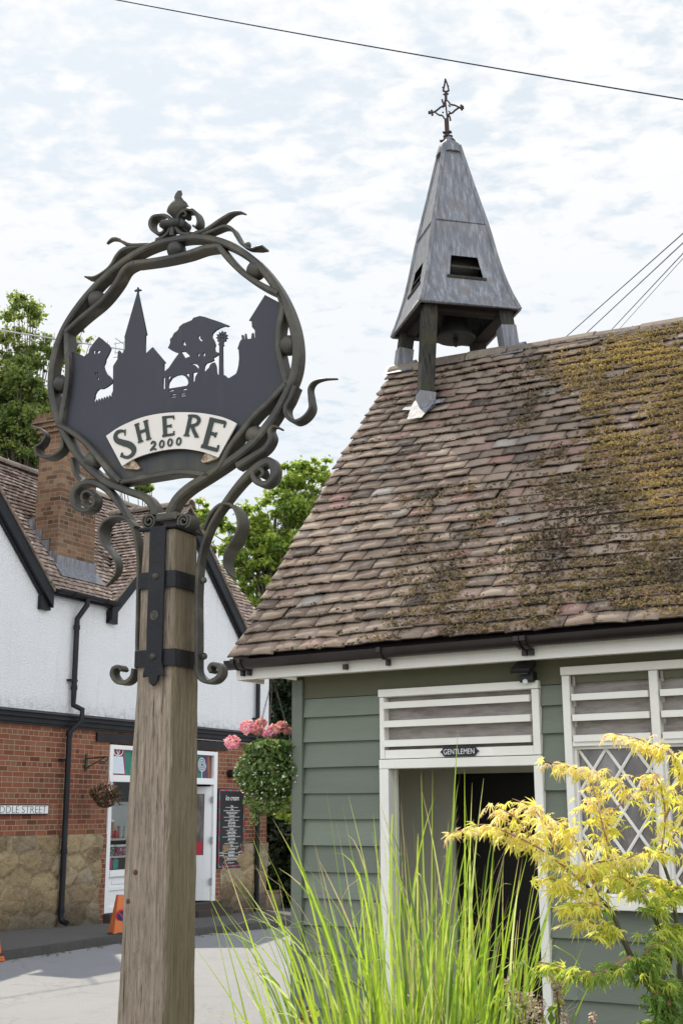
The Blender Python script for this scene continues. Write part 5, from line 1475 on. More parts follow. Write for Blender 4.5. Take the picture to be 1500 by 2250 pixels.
# horseshoe ring
def A_(pts, yy=0.0): return [A(*p, yy) for p in pts]
ringA = [(572, 1572), (560, 1530), (520, 1488), (430, 1455), (330, 1408), (240, 1328), (165, 1225), (115, 1115), (88, 1000), (88, 890), (112, 780), (155, 680), (222, 580), (305, 485), (395, 405), (490, 340), (580, 300), (665, 280), (755, 270), (850, 282), (945, 318), (1040, 385), (1115, 470), (1175, 570), (1217, 680), (1235, 790), (1228, 890), (1195, 985), (1145, 1085), (1082, 1175), (1005, 1258), (915, 1325), (820, 1388), (730, 1445), (672, 1500), (640, 1562)]
rp = cr(A_(ringA), 6)
n_ = len(rp)
mb = MB(); mb.sweep(rp, ramp_w(n_, [(0, .026), (.1, .028), (.5, .026), (.9, .032), (1, .034)]), .058, 0.0); mb.build('ring', M['iron'], vs, auto=35)
inner = [(415, 1418), (335, 1335), (255, 1240), (190, 1188), (128, 1152), (140, 1075), (158, 980), (165, 890), (160, 800), (158, 715), (235, 645), (325, 570), (390, 490), (432, 420), (478, 392), (600, 375), (715, 350), (800, 322), (872, 312), (925, 378), (995, 445), (1075, 498), (1155, 535), (1172, 600), (1152, 700), (1152, 800), (1168, 880), (1188, 960), (1120, 1035), (1045, 1105), (985, 1180), (925, 1260), (880, 1345), (830, 1388), (700, 1372), (600, 1385), (500, 1402), (415, 1418)]
mb = MB()
cuts = [0, 4, 9, 14, 18, 22, 27, 33, 37]
for i in range(len(cuts) - 1):
    seg_ = cr(A_(inner[cuts[i]:cuts[i + 1] + 1]), 6); mb.sweep(seg_, .021, .062, .002 if i % 2 else -.002)
mb.build('inner_band', M['iron'], vs, auto=35)
for (x, y) in ((660, 320), (1035, 418), (1190, 770), (1032, 1196), (268, 1315), (124, 952), (288, 556)):
    c_ = A(x, y); mb = MB(); mb.ball((c_[0], 0, c_[1]), .0365, 20, 14); mb.build('ball', M['iron'], vs, smooth=True)
# silhouette panel
outer = A_([(172, 800), (205, 810), (228, 822), (250, 805), (252, 790), (265, 770), (280, 750), (298, 730), (312, 740), (325, 752), (342, 765), (354, 785), (348, 800), (340, 818), (330, 835), (328, 850), (320, 868), (325, 885), (335, 905), (348, 915), (360, 930), (362, 945), (350, 955), (335, 966), (318, 975), (300, 975), (288, 985), (280, 1000), (278, 1018)])
for i in range(7):
    x = 270 + i * 12.5; y = 1034 - i * 4
    outer += A_([(x, y), (x + 3, y - 6), (x + 6, y), (x + 6, y + 24), (x + 12, y + 22)])
outer += A_([(357, 1000), (364, 985)])
outer += [B(*p) for p in ((103, 700), (108, 690), (135, 648), (138, 595), (148, 580), (160, 595), (161, 612), (175, 600), (188, 572), (190, 490), (186, 486), (278, 165), (284, 138), (282, 134), (262, 140), (262, 133), (272, 126), (281, 124), (284, 108), (290, 108), (291, 122), (310, 124), (310, 132), (291, 135), (289, 150), (354, 464), (344, 468), (342, 610), (398, 556), (494, 672), (482, 678), (481, 745), (520, 710), (560, 650), (596, 600), (570, 596), (540, 582), (512, 563), (521, 546), (530, 525), (528, 497), (545, 480), (553, 462), (560, 450), (578, 438), (590, 425), (597, 405), (625, 381), (640, 376), (655, 370), (690, 355), (705, 336), (728, 330), (750, 323), (790, 331), (830, 345), (870, 358), (910, 372), (945, 386), (971, 396), (960, 404), (935, 401), (905, 411), (870, 430), (846, 455), (841, 480), (858, 510), (868, 540), (861, 562), (866, 590), (890, 598), (888, 614), (870, 626), (850, 637), (856, 655), (830, 668), (800, 677), (786, 697), (780, 742), (797, 735), (806, 722), (818, 714), (826, 692), (842, 676), (862, 671), (872, 700), (875, 740), (880, 760), (893, 763), (896, 546), (888, 540), (896, 518), (880, 513), (886, 498), (870, 489), (884, 478), (875, 463), (895, 460), (897, 442), (910, 450), (918, 433), (926, 448), (943, 441), (940, 458), (958, 466), (946, 478), (960, 489), (943, 495), (945, 512), (926, 514), (926, 538), (932, 543), (920, 550), (923, 764), (940, 768), (958, 786), (970, 788), (1000, 770), (1022, 755), (1034, 720), (1040, 690), (1045, 640), (1041, 575), (1032, 571), (1048, 522), (1058, 503), (1066, 500), (1062, 468), (1076, 466), (1079, 499), (1088, 497), (1088, 460), (1095, 454), (1101, 490), (1115, 496), (1135, 493), (1139, 455), (1151, 450), (1154, 490), (1164, 487), (1162, 430), (1150, 418), (1141, 405), (1138, 360), (1118, 358), (1238, 166), (1356, 228), (1345, 400), (1345, 650), (1385, 790), (1400, 880), (1365, 925), (1225, 1020), (1110, 1120), (1020, 1280), (900, 1470), (830, 1490), (700, 1482), (500, 1500), (300, 1540), (150, 1580), (90, 1560), (-20, 1400))]
outer += A_([(245, 1235), (180, 1182), (135, 1150), (150, 1080), (172, 960), (178, 880)])
holes = [[B(*p) for p in h] for h in (
    [(476, 784), (491, 781), (491, 870), (475, 872)],
    [(513, 862), (519, 822), (545, 785), (580, 768), (612, 763), (640, 775), (660, 800), (666, 826), (655, 845), (590, 856), (530, 866)],
    [(515, 884), (555, 872), (555, 885), (519, 890)], [(622, 870), (656, 864), (654, 876), (625, 880)],
    [(541, 909), (571, 904), (571, 913), (540, 918)], [(606, 904), (640, 899), (640, 907), (610, 912)], [(527, 929), (570, 922), (570, 931), (529, 935)], [(606, 918), (648, 914), (646, 922), (609, 926)],
    [(513, 776), (540, 768), (513, 818)], [(645, 756), (671, 754), (671, 786)],
    [(698, 748), (725, 743), (735, 750), (718, 778), (712, 815), (699, 818)],
    [(628, 505), (650, 545), (622, 540)], [(738, 473), (757, 474), (753, 492), (771, 508), (765, 516), (748, 500), (738, 488)],
    [(737, 603), (749, 600), (747, 635), (734, 615)], [(780, 592), (793, 615), (779, 638), (774, 612)],
    [(610, 592), (640, 590), (672, 618), (676, 628), (655, 634), (645, 643)], [(678, 684), (712, 690), (740, 718), (748, 740), (742, 700), (728, 684), (700, 680)],
    [(906, 462), (914, 461), (914, 473), (906, 474)], [(923, 461), (931, 462), (931, 473), (923, 472)], [(906, 482), (914, 482), (914, 495), (906, 494)], [(923, 482), (931, 482), (931, 493), (923, 494)])]
holes += [A_(h) for h in ([(270, 795), (281, 795), (279, 812), (272, 810)], [(290, 795), (308, 796), (300, 806), (286, 815)], [(280, 898), (287, 897), (285, 912), (279, 911)], [(290, 897), (297, 897), (295, 912), (289, 910)], [(289, 922), (298, 920), (296, 934), (290, 936)])]
flat('silhouette_panel', [outer] + holes, -.004, .008, M['panel'], vs)
# banner with lettering
by = -.030
ban = [B(*p, by) for p in cr([(45, 1220), (150, 1150), (300, 1085), (450, 1052), (600, 1042), (750, 1048), (880, 1070), (960, 1095), (1022, 1125)], 4)] + [B(*p, by) for p in cr([(885, 1382), (790, 1345), (700, 1325), (600, 1315), (480, 1325), (350, 1355), (250, 1392), (165, 1445)], 4)]
bo = flat('banner', [ban], by, .006, M['banner'], vs)
for cpts in ([(165, 1445), (200, 1412), (250, 1394), (262, 1415), (282, 1440), (297, 1458), (280, 1470), (220, 1468), (180, 1460)], [(790, 1346), (840, 1362), (888, 1382), (870, 1392), (835, 1402), (800, 1415), (772, 1420), (755, 1405), (768, 1378)]):
    flat('banner_curl', [[B(*p, by + .012) for p in cpts]], by + .012, .012, M['curl'], vs, parent=bo)
lay = [0]
def stroke(mb, pts, w, yb=by, smooth=True):
    P = [B(*p, yb) for p in pts]
    if smooth and len(P) > 2:
        ws = list(np.interp(np.linspace(0, 1, (len(P) - 1) * 5 + 1), np.linspace(0, 1, len(P)), w if not np.isscalar(w) else [w] * len(P))); P = cr(P, 5)
    else: ws = list(np.interp(np.linspace(0, 1, len(P)), [0, 1], [w, w] if np.isscalar(w) else w))
    lay[0] += 1; y_ = yb - .0022 - .00012 * (lay[0] % 12)
    mb.sweep(P, [q / 3.40909 * .00232 for q in ws], .0024, y_, chamfer=.05)
mb = MB(); stroke(mb, [(192, 1172), (190, 1218)], 7); stroke(mb, [(190, 1192), (165, 1183), (132, 1195), (118, 1225), (132, 1255), (175, 1272), (225, 1288), (255, 1318), (250, 1355), (215, 1380), (180, 1376), (162, 1352)], [10, 16, 22, 26, 30, 34, 36, 32, 24, 18, 16, 12]); stroke(mb, [(172, 1345), (158, 1380)], 9); mb.build('letter', M['letter'], vs, parent=bo)
mb = MB(); stroke(mb, [(278, 1140), (306, 1262)], 22, smooth=False); stroke(mb, [(345, 1112), (368, 1246)], 22, smooth=False); stroke(mb, [(292, 1196), (356, 1174)], 16, smooth=False); stroke(mb, [(262, 1140), (296, 1128)], 9); stroke(mb, [(328, 1116), (362, 1104)], 9); stroke(mb, [(288, 1270), (326, 1258)], 9); stroke(mb, [(350, 1250), (386, 1240)], 9); mb.build('letter', M['letter'], vs, parent=bo)
mb = MB(); stroke(mb, [(485, 1082), (492, 1218)], 24, smooth=False); stroke(mb, [(468, 1082), (556, 1075)], 12, smooth=False); stroke(mb, [(553, 1070), (556, 1096)], 8); stroke(mb, [(490, 1150), (535, 1145)], 12, smooth=False); stroke(mb, [(533, 1134), (536, 1158)], 7); stroke(mb, [(470, 1221), (556, 1208)], 13, smooth=False); stroke(mb, [(556, 1184), (557, 1212)], 8); mb.build('letter', M['letter'], vs, parent=bo)
mb = MB(); stroke(mb, [(680, 1076), (650, 1215)], 22, smooth=False); stroke(mb, [(662, 1070), (690, 1070), (728, 1078), (744, 1105), (725, 1135), (680, 1144)], [10, 14, 18, 22, 18, 12]); stroke(mb, [(692, 1146), (708, 1190), (726, 1222)], 20); stroke(mb, [(630, 1216), (672, 1219)], 9); stroke(mb, [(710, 1226), (742, 1228)], 9); mb.build('letter', M['letter'], vs, parent=bo)
mb = MB(); stroke(mb, [(842, 1098), (788, 1300)], 30, smooth=False); stroke(mb, [(822, 1094), (940, 1122)], 20, smooth=False); stroke(mb, [(945, 1118), (930, 1158)], 10); stroke(mb, [(820, 1196), (868, 1212)], 18, smooth=False); stroke(mb, [(876, 1194), (862, 1232)], 10); stroke(mb, [(760, 1296), (884, 1328)], 20, smooth=False); stroke(mb, [(890, 1290), (880, 1334)], 12); mb.build('letter', M['letter'], vs, parent=bo)
mb = MB(); stroke(mb, [(385, 1282), (398, 1265), (415, 1272), (412, 1292), (392, 1315), (380, 1330)], [9, 11, 12, 12, 10, 8]); stroke(mb, [(378, 1330), (400, 1318), (425, 1322)], 9); mb.build('numeral', M['letter'], vs, parent=bo)
for (x, y) in ((466, 1282), (528, 1270), (593, 1262)):
    mb = MB(); stroke(mb, [(x + 15 * math.cos(q) + 3 * math.sin(q), y - 25 * math.sin(q)) for q in np.linspace(.2, 6.5, 14)], 9); mb.build('numeral', M['letter'], vs, parent=bo)
# scrolls, arms and tendrils
def tend(name, pts, w, d, conv=A, y=0.0, n=6, ww=None, parent=None):
    P = cr([conv(*p, 0) for p in pts], n); k = len(P)
    mb = MB(); mb.sweep(P, ramp_w(k, w) if not np.isscalar(w) else w, ramp_w(k, d) if not np.isscalar(d) else d, ramp_w(k, y) if not np.isscalar(y) else y)
    return mb.build(name, M['iron'], vs, auto=40, parent=parent)
leafw = [(0, .016), (.35, .014), (.8, .010), (1, .004)]
tend('tendril', [(735, 252), (790, 242), (840, 215), (885, 180), (925, 152), (960, 145), (988, 153)], leafw, [(0, .045), (.4, .05), (1, .008)])
tend('tendril', [(790, 256), (850, 232), (895, 216), (930, 228), (952, 262), (975, 298), (1010, 318), (1045, 318), (1078, 312)], [(0, .014), (.5, .011), (1, .007)], [(0, .04), (.5, .042), (.8, .03), (.9, .05), (1, .055)])
tend('tendril', [(590, 298), (520, 302), (455, 302), (420, 290), (390, 272), (360, 272), (335, 292)], leafw, [(0, .045), (.5, .045), (1, .012)])
tend('tendril', [(540, 305), (470, 312), (420, 325), (390, 355), (368, 395), (340, 425), (290, 455), (245, 455)], [(0, .016), (.5, .013), (1, .006)], [(0, .04), (.5, .045), (1, .05)])
tend('tendril', [(1232, 970), (1210, 1030), (1190, 1075), (1200, 1115), (1235, 1140), (1280, 1122), (1312, 1080), (1310, 1030), (1308, 985), (1330, 955), (1375, 942), (1436, 940)], [(0, .02), (.3, .012), (.7, .009), (1, .004)], [(0, .05), (.35, .055), (.6, .05), (1, .012)], y=[(0, -.005), (1, -.03)])
tend('tendril', [(960, 1345), (1030, 1302), (1090, 1262), (1118, 1215), (1112, 1178), (1128, 1155), (1165, 1170)], [(0, .03), (.5, .02), (1, .006)], [(0, .05), (.6, .05), (1, .015)], y=-.006)
tend('tendril', [(135, 1215), (138, 1255), (115, 1285), (75, 1305), (35, 1292), (28, 1262), (55, 1240), (72, 1205), (50, 1175), (5, 1160)], [(0, .016), (.4, .012), (1, .004)], [(0, .045), (.5, .06), (1, .012)], y=[(0, 0), (1, -.03)])
tend('tendril', [(172, 1300), (182, 1350), (198, 1385), (235, 1412), (290, 1420)], [(0, .012), (.5, .016), (1, .012)], [(0, .04), (1, .045)], y=.006)
# main scroll arms rising from the side bars
tend('scroll_arm', [(438, 1478), (438, 1400), (438, 1300), (445, 1225), (466, 1160), (500, 1105), (537, 1058), (570, 1028), (594, 1016), (606, 1030), (604, 1052), (588, 1066), (568, 1060), (560, 1044), (568, 1032), (580, 1034), (583, 1044), (577, 1050)], [(0, .012), (.25, .013), (.4, .032), (.55, .028), (.7, .020), (1, .010)], [(0, .045), (.5, .05), (1, .045)], conv=Fp, y=0.0, n=7)
tend('scroll_arm', [(307, 1470), (308, 1400), (310, 1300), (310, 1220), (296, 1160), (268, 1112), (240, 1078), (210, 1062), (182, 1066), (167, 1086), (170, 1112), (190, 1124), (210, 1116), (215, 1096), (203, 1082), (189, 1086), (187, 1100), (196, 1106)], [(0, .012), (.25, .013), (.4, .026), (.6, .020), (1, .009)], [(0, .045), (.5, .05), (.8, .05), (1, .04)], conv=Fp, y=0.0, n=7)
tend('scroll_leaf', [(196, 1106), (206, 1118), (218, 1116), (222, 1104), (216, 1094)], .005, .04, conv=Fp, y=-.02)
tend('scroll_leaf', [(452, 1165), (468, 1132), (490, 1112), (514, 1112), (528, 1132), (531, 1160), (520, 1186), (504, 1208), (495, 1232), (499, 1256), (508, 1268)], [(0, .014), (.3, .010), (1, .004)], [(0, .04), (.35, .075), (.65, .08), (.9, .06), (1, .01)], conv=Fp, y=[(0, 0), (.5, .01), (1, .03)])
tend('scroll_leaf', [(302, 1160), (285, 1142), (262, 1138), (240, 1150), (231, 1172), (236, 1196), (252, 1215), (266, 1236), (268, 1260), (256, 1280), (244, 1292)], [(0, .014), (.4, .010), (1, .004)], [(0, .04), (.4, .07), (.7, .05), (1, .01)], conv=Fp, y=[(0, 0), (.6, -.01), (1, -.03)])
# feet of the side bars curl outwards
tend('bar_scroll', [(436, 1462), (440, 1484), (456, 1497), (476, 1496), (489, 1482), (487, 1466), (474, 1460), (466, 1468), (470, 1478)], [(0, .016), (.5, .018), (1, .012)], .046, conv=Fp)
tend('bar_scroll', [(300, 1470), (296, 1488), (282, 1500), (264, 1498), (253, 1484), (256, 1470), (268, 1466), (274, 1474)], [(0, .016), (.5, .018), (1, .012)], .046, conv=Fp)
for (x, y) in ((446, 1275), (447, 1442)):
    c_ = Fp(x, y); mb = MB(); mb.ball((c_[0] + .003, -.0, c_[1]), .012, 8, 6); mb.build('bolt', M['iron'], vs)
# volutes on the cap
for sg, cx_, cy_ in ((-1, 338, 1147), (1, 413, 1147)):
    c_ = Fp(cx_, cy_); q = np.linspace(0, 4.2 * math.pi, 44); rr = np.interp(q, [0, q[-1]], [.006, .030])
    P = [(c_[0] + sg * r_ * math.cos(a), c_[1] + r_ * math.sin(a) - .002) for a, r_ in zip(q, rr)]
    P = P + [(c_[0] - sg * .02, c_[1] + .024), (c_[0] - sg * .055, c_[1] + .008)]
    mb = MB(); mb.sweep(P, .008, .062, 0.0); mb.build('volute', M['iron'], vs, auto=40)
c_ = Fp(376, 1140); mb = MB(); mb.bar((c_[0] - .045, 0, c_[1] + .002), (c_[0] + .045, 0, c_[1] + .002), .07, .032); mb.build('collar', M['iron'], vs, bevel=.008)
# fleur-de-lis finial
D = lambda x, y, yy=0.0: G.pt(300 + x / 5.0, 400 + y / 5.0, yy)
cz = D(445, 570); mb = MB()
bud = [(445, 420, .010), (442, 395, .014), (448, 355, .030), (452, 315, .047), (458, 280, .046), (462, 245, .038), (462, 210, .024), (458, 180, .014), (460, 150, .018), (462, 120, .014), (458, 95, .002)]
V = []; F = []; k = 14
for i, (x, y, r_) in enumerate(bud):
    c_ = D(x, y)
    for j in range(k):
        q = 2 * math.pi * j / k; V.append((c_[0] + r_ * math.cos(q) * .95, r_ * .7 * math.sin(q), c_[1] + (.006 * math.cos(q * 1) if i > 6 else 0)))
for i in range(len(bud) - 1):
    for j in range(k): F.append((i * k + j, i * k + (j + 1) % k, (i + 1) * k + (j + 1) % k, (i + 1) * k + j))
F += [tuple(range(k - 1, -1, -1)), tuple((len(bud) - 1) * k + j for j in range(k))]
mb.add(V, F); fin = mb.build('fleur_de_lis_bud', M['iron'], vs, smooth=True)
tend('fleur_de_lis_curl', [(432, 560), (430, 480), (405, 425), (350, 392), (285, 385), (215, 405), (182, 455), (185, 510), (220, 560), (280, 585), (320, 570), (335, 540), (320, 520)], [(0, .012), (.5, .014), (1, .007)], [(0, .025), (.3, .05), (1, .045)], conv=D)
tend('fleur_de_lis_curl', [(455, 560), (462, 480), (485, 400), (535, 345), (605, 325), (665, 350), (700, 410), (705, 470), (680, 515), (650, 500)], [(0, .012), (.5, .014), (1, .007)], [(0, .025), (.3, .05), (1, .045)], conv=D)
tend('fleur_de_lis_curl', [(545, 365), (560, 355), (585, 372), (580, 405), (555, 405)], .008, .04, conv=D, y=-.01)
tend('fleur_de_lis_foot', [(425, 470), (405, 530), (375, 590), (320, 635), (255, 660)], [(0, .014), (1, .012)], .032, conv=D, y=-.012)
tend('fleur_de_lis_foot', [(440, 470), (432, 540), (425, 615)], .018, .03, conv=D, y=-.016)
tend('fleur_de_lis_foot', [(458, 470), (475, 530), (505, 575), (550, 595), (620, 598)], [(0, .014), (1, .012)], .032, conv=D, y=-.012)
a_, b_ = D(335, 495), D(495, 450); a2, b2 = D(350, 505), D(545, 500)
mb = MB(); mb.tube([(a_[0], -.03, a_[1]), (b_[0] + .01, -.03, b_[1] - .01)], .016, 10); mb.tube([(a_[0], .03, a_[1]), (b_[0] + .01, .03, b_[1] - .01)], .016, 10); mb.tube([(a_[0], -.03, a_[1]), (a_[0], .03, a_[1])], .016, 10); mb.tube([(b_[0] + .01, -.03, b_[1] - .01), (b_[0] + .01, .03, b_[1] - .01)], .016, 10); mb.build('fleur_de_lis_collar', M['iron'], vs, smooth=True)
for (x, y) in ((235, 658), (645, 572), (1222, 695)):
    mb = MB(); c_ = D(x, y); mb.ball((c_[0], 0, c_[1]), .013, 10, 8); mb.build('rivet', M['iron'], vs, smooth=True)

# ------------------------------------------------------------------ overhead cables
def cable(a, b, r, sag, mat, label, group):
    a, b = np.array(a), np.array(b); mid = (a + b) / 2; base = a.copy()
    T = bpy.data.curves
    mb = MB(); P = []
    for k in range(41):
        u = k / 40; p = a + (b - a) * u; P.append((p[0], p[1], p[2] - sag * 4 * u * (1 - u)))
    mb.tube(P, r, 6); mb.v = [(x - mid[0], y - mid[1], z - mid[2]) for x, y, z in mb.v]
    o = mb.build('overhead_cable', mat); o.location = mid; tag(o, label, 'cable', group)
    return o
def ext(p, q, Yp, Yq, lo, hi):
    a, b = at_depth(*p, Yp), at_depth(*q, Yq); return a + (b - a) * lo, a + (b - a) * hi
a, b = ext((253, -1), (1500, 219), 15, 11.5, -1.2, 2.2); a[2] += .274; b[2] += .274; cable(a, b, .0075, .30, M['cable'], 'single black cable crossing the top of the sky above the bell turret', None)
gr = 'cables rising to the right behind the cabin roof'
for (p, q, Y0, Y1, r, lb) in (((1245, 738), (1500, 512), 24, 17, .010, 'topmost of the thin cables climbing right behind the cabin ridge'), ((1287, 732), (1500, 533), 24, 17, .010, 'second cable from the top climbing right behind the cabin ridge'), ((1343, 724), (1500, 556), 24, 17, .009, 'third cable from the top climbing right behind the cabin ridge'), ((1363, 719), (1500, 567), 25, 18, .006, 'faintest and lowest of the cables behind the cabin ridge')):
    a, b = ext(p, q, Y0, Y1, -1.0, 2.5); cable(a, b, r, .0, M['cable_grey'], lb, gr)

# ------------------------------------------------------------------ trees
def tree(name, px, py_top, py_bot, Y, wpx, label, mat, seed, nleaf, lsize, cat='tree', gap=.5, trunkpx=None, clumps=60, lobes=None, gz0=-.4, trunk_r=.16, group=None, squash=.8):
    """crown given by lobes [(px,py,rpx)] at depth Y"""
    g = np.random.default_rng(seed); k = Y / FPX * 1.02
    base = at_depth(px, 1800, Y); fr = Frame((base[0], base[1]), 0)
    T = Thing(name, label, cat, fr, (0, 0, gz0), group)
    cl = []; 
    for (lx, ly, lr) in lobes:
        c = fr.loc(at_depth(lx, ly, Y)); n = max(4, int(clumps * (lr / 100) ** 2))
        for i in range(n):
            d = g.normal(size=3); d /= np.linalg.norm(d); rr = lr * k * g.uniform(.35, 1.0)
            cl.append((c + d * rr * np.array([1, 1.1, .95]), lr * k * g.uniform(.13, .36)))
    mb = MB(); c0 = np.mean([c for c, r in cl], 0); top = max(c[2] for c, r in cl)
    stems = [np.array([0, 0, gz0])]
    tr = [np.array([0, 0, gz0])]; 
    for f_ in (.25, .5, .75, 1.0): tr.append(np.array([c0[0] * f_ + g.normal(0, .12), c0[1] * f_ + g.normal(0, .12), gz0 + (top - gz0) * f_ * .88]))
    mb.tube(cr(tr, 4), list(np.linspace(trunk_r, .03, len(cr(tr, 4)))), 8)
    for (c, r) in cl:
        if g.random() < .5:
            h = g.uniform(.25, .8); b0 = tr[0] + (np.array(tr[-1]) - tr[0]) * h; b0 = np.array([np.interp(b0[2], [p[2] for p in tr], [p[0] for p in tr]), np.interp(b0[2], [p[2] for p in tr], [p[1] for p in tr]), b0[2]])
            if b0[2] > c[2]: b0[2] = max(gz0 + .5, c[2] - 1)
            m_ = (b0 + c) / 2 + np.array([0, 0, .15]); mb.tube(cr([b0, m_, c], 3), list(np.linspace(.035, .008, 7)), 5)
    mb.build('trunk', M['bark'], T)
    tot = sum(r ** 2 for c, r in cl); parts = []
    for i, (c, r) in enumerate(cl):
        n = max(12, int(nleaf * r * r / tot)); d = g.normal(size=(n, 3)); d /= np.linalg.norm(d, axis=1)[:, None]; rr = np.abs(g.normal(0, .62, n)) + .05
        P = c + d * rr[:, None] * r * np.array([1.25, 1.25, squash]); V, F, q = leaves(P, lsize, g, d, .62, .5)
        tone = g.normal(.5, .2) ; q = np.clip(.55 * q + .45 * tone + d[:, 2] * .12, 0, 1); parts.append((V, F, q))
    np_obj('crown', merge(parts), mat, T)
    return T
lm_a = leafmat('ash_tree_leaves', [(0, (.08, .125, .04)), (.4, (.19, .26, .085)), (.75, (.36, .40, .13)), (1, (.52, .50, .18))], .55)
lm_b = leafmat('laurel_leaves', [(0, (.07, .125, .04)), (.35, (.21, .31, .065)), (.7, (.42, .50, .10)), (1, (.62, .62, .17))], .55)
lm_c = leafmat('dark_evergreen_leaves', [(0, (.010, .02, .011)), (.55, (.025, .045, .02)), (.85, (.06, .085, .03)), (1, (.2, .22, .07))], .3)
tree('tree', 52, 640, 1030, 33, 0, 'tall leafy tree behind the shop roof at the left edge', lm_a, 4, 38000, .115, lobes=[(50, 690, 55), (15, 770, 60), (90, 760, 48), (40, 850, 78), (120, 790, 45), (-30, 860, 80), (100, 890, 60), (150, 760, 36), (180, 745, 26), (50, 960, 85), (140, 960, 50), (-60, 980, 80), (160, 880, 40)], clumps=80, trunk_r=.24, gap=.5)
tree('tree', 640, 990, 1310, 31, 0, 'light green bushy tree between the signpost and the cabin roof', lm_b, 8, 46000, .105, lobes=[(650, 1050, 48), (690, 1040, 42), (620, 1100, 45), (670, 1120, 60), (560, 1160, 52), (520, 1180, 36), (600, 1200, 65), (670, 1210, 60), (545, 1240, 48), (490, 1150, 28), (620, 1270, 50), (460, 1170, 24), (500, 1210, 40), (590, 1290, 40), (560, 1310, 45), (640, 1330, 50), (520, 1280, 40)], clumps=90, trunk_r=.2)
tree('tree', 420, 1080, 1200, 32, 0, 'sparse treetop peeping over the shop ridge below the ring', lm_b, 12, 6000, .10, lobes=[(370, 1122, 22), (395, 1130, 24), (440, 1120, 24), (455, 1135, 26), (420, 1150, 36), (350, 1150, 22)], clumps=160, trunk_r=.12)
tree('tree', 352, 1050, 1180, 36, 0, 'small distant treetop seen through the left foot of the ring', lm_a, 14, 3000, .14, lobes=[(300, 1060, 24), (262, 1030, 26), (240, 1055, 24), (330, 1080, 22)], clumps=140, trunk_r=.12)
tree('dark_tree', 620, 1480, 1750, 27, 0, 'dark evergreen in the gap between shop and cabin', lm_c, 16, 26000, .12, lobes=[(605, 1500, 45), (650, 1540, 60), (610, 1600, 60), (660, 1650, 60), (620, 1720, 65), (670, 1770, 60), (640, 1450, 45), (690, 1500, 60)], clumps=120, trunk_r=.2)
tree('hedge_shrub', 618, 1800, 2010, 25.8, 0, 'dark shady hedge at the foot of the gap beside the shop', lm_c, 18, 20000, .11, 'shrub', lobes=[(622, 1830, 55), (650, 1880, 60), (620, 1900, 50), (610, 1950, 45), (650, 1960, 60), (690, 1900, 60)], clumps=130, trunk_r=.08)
tree('shrub', 655, 1690, 1800, 24.4, 0, 'sunlit yellow-green shrub below the pink flower basket', lm_b, 20, 2600, .10, 'shrub', lobes=[(648, 1725, 34), (640, 1775, 32), (670, 1760, 40)], clumps=200, trunk_r=.05)
mb = MB(); p0 = SHOP.w((XR + .15, .5, 0)); 
gl = Thing('garden_wall', 'low dark garden wall at the foot of the hedge', 'wall', SHOP, (XR + 1.6, .35, -.35)); mb.box(XR + .02, XR + 6, .25, .5, -.5, .05); mb.box(XR + .02, XR + 6, .22, .53, .052, .10); mb.build('stone_courses', M['stone'], gl)

# ------------------------------------------------------------------ pink geranium basket on the cabin
hb_ = Thing('hanging_basket', 'full hanging basket of pink geraniums on chains at the cabin corner', 'hanging basket', CAB, (CAB.loc(at_depth(597, 1712, 7.65))))
bc = hb_.base.copy(); hook = CAB.loc(at_depth(607, 1490, 7.72)); hook[2] = 2.40
hook = np.array([bc[0] + .0, bc[1], 2.405])
mb = MB()
for q in (15, 135, 255):
    e = bc + np.array([.16 * math.cos(R(q)), .16 * math.sin(R(q)), .10]); L = np.linalg.norm(hook - e); n_ = int(L / .021)
    for i in range(n_):
        c0 = e + (hook - e) * (i + .5) / n_; d = (hook - e) / L; s_ = np.cross(d, (0, 1, 0) if i % 2 else (1, 0, .3)); s_ /= np.linalg.norm(s_)
        mb.tube([c0 + d * .013, c0 + s_ * .006, c0 - d * .013, c0 - s_ * .006], .0023, 4, closed=True)
mb.tube(cr([hook + (0, 0, .02), hook + (.012, 0, 0), hook + (0, 0, -.02), hook + (-.012, 0, -.005)], 4), .004, 6)
mb.build('chain', M['chain'], hb_)
mb = MB(); mb.lathe([(.02, -.10), (.08, -.08), (.115, -.02), (.13, .06)], bc, 14); mb.build('basket', M['terracotta'], hb_)
mat_bf = leafmat('basket_foliage', [(0, (.04, .075, .03)), (.4, (.12, .20, .06)), (.75, (.24, .32, .10)), (1, (.40, .46, .2))], .45)
np_obj('foliage', merge([leafcloud(3000, bc + (0, 0, .045), (.225, .22, .165), .027, 31, shell=.72), leafcloud(500, bc + (0, 0, .02), (.16, .16, .13), .05, 37, shell=.8, asp=.9), leafcloud(700, bc + (.03, -.03, .175), (.17, .16, .05), .05, 32, shell=.3, asp=.85), leafcloud(520, bc + (-.05, -.02, -.12), (.12, .13, .085), .024, 33, shell=.3), leafcloud(260, bc + (.05, .0, -.15), (.08, .1, .06), .024, 34, shell=.2), leafcloud(60, bc + (-.09, -.05, -.22), (.03, .03, .05), .02, 36, shell=0)]), mat_bf, hb_)
V, F, r = leafcloud(330, bc + (0, 0, .03), (.236, .232, .182), .012, 35, shell=.94, asp=.9); np_obj('white_flowers', (V, F, r), leafmat('tiny_white_flowers', [(0, (.6, .6, .48)), (1, (.85, .84, .74))], .2), hb_)['kind'] = 'stuff'
pk_ = leafmat('pink_petals', [(0, (.62, .16, .30)), (.5, (.84, .36, .50)), (1, (.92, .65, .72))], .35); pk2 = leafmat('coral_petals', [(0, (.72, .28, .32)), (.6, (.88, .50, .52)), (1, (.92, .70, .68))], .35)
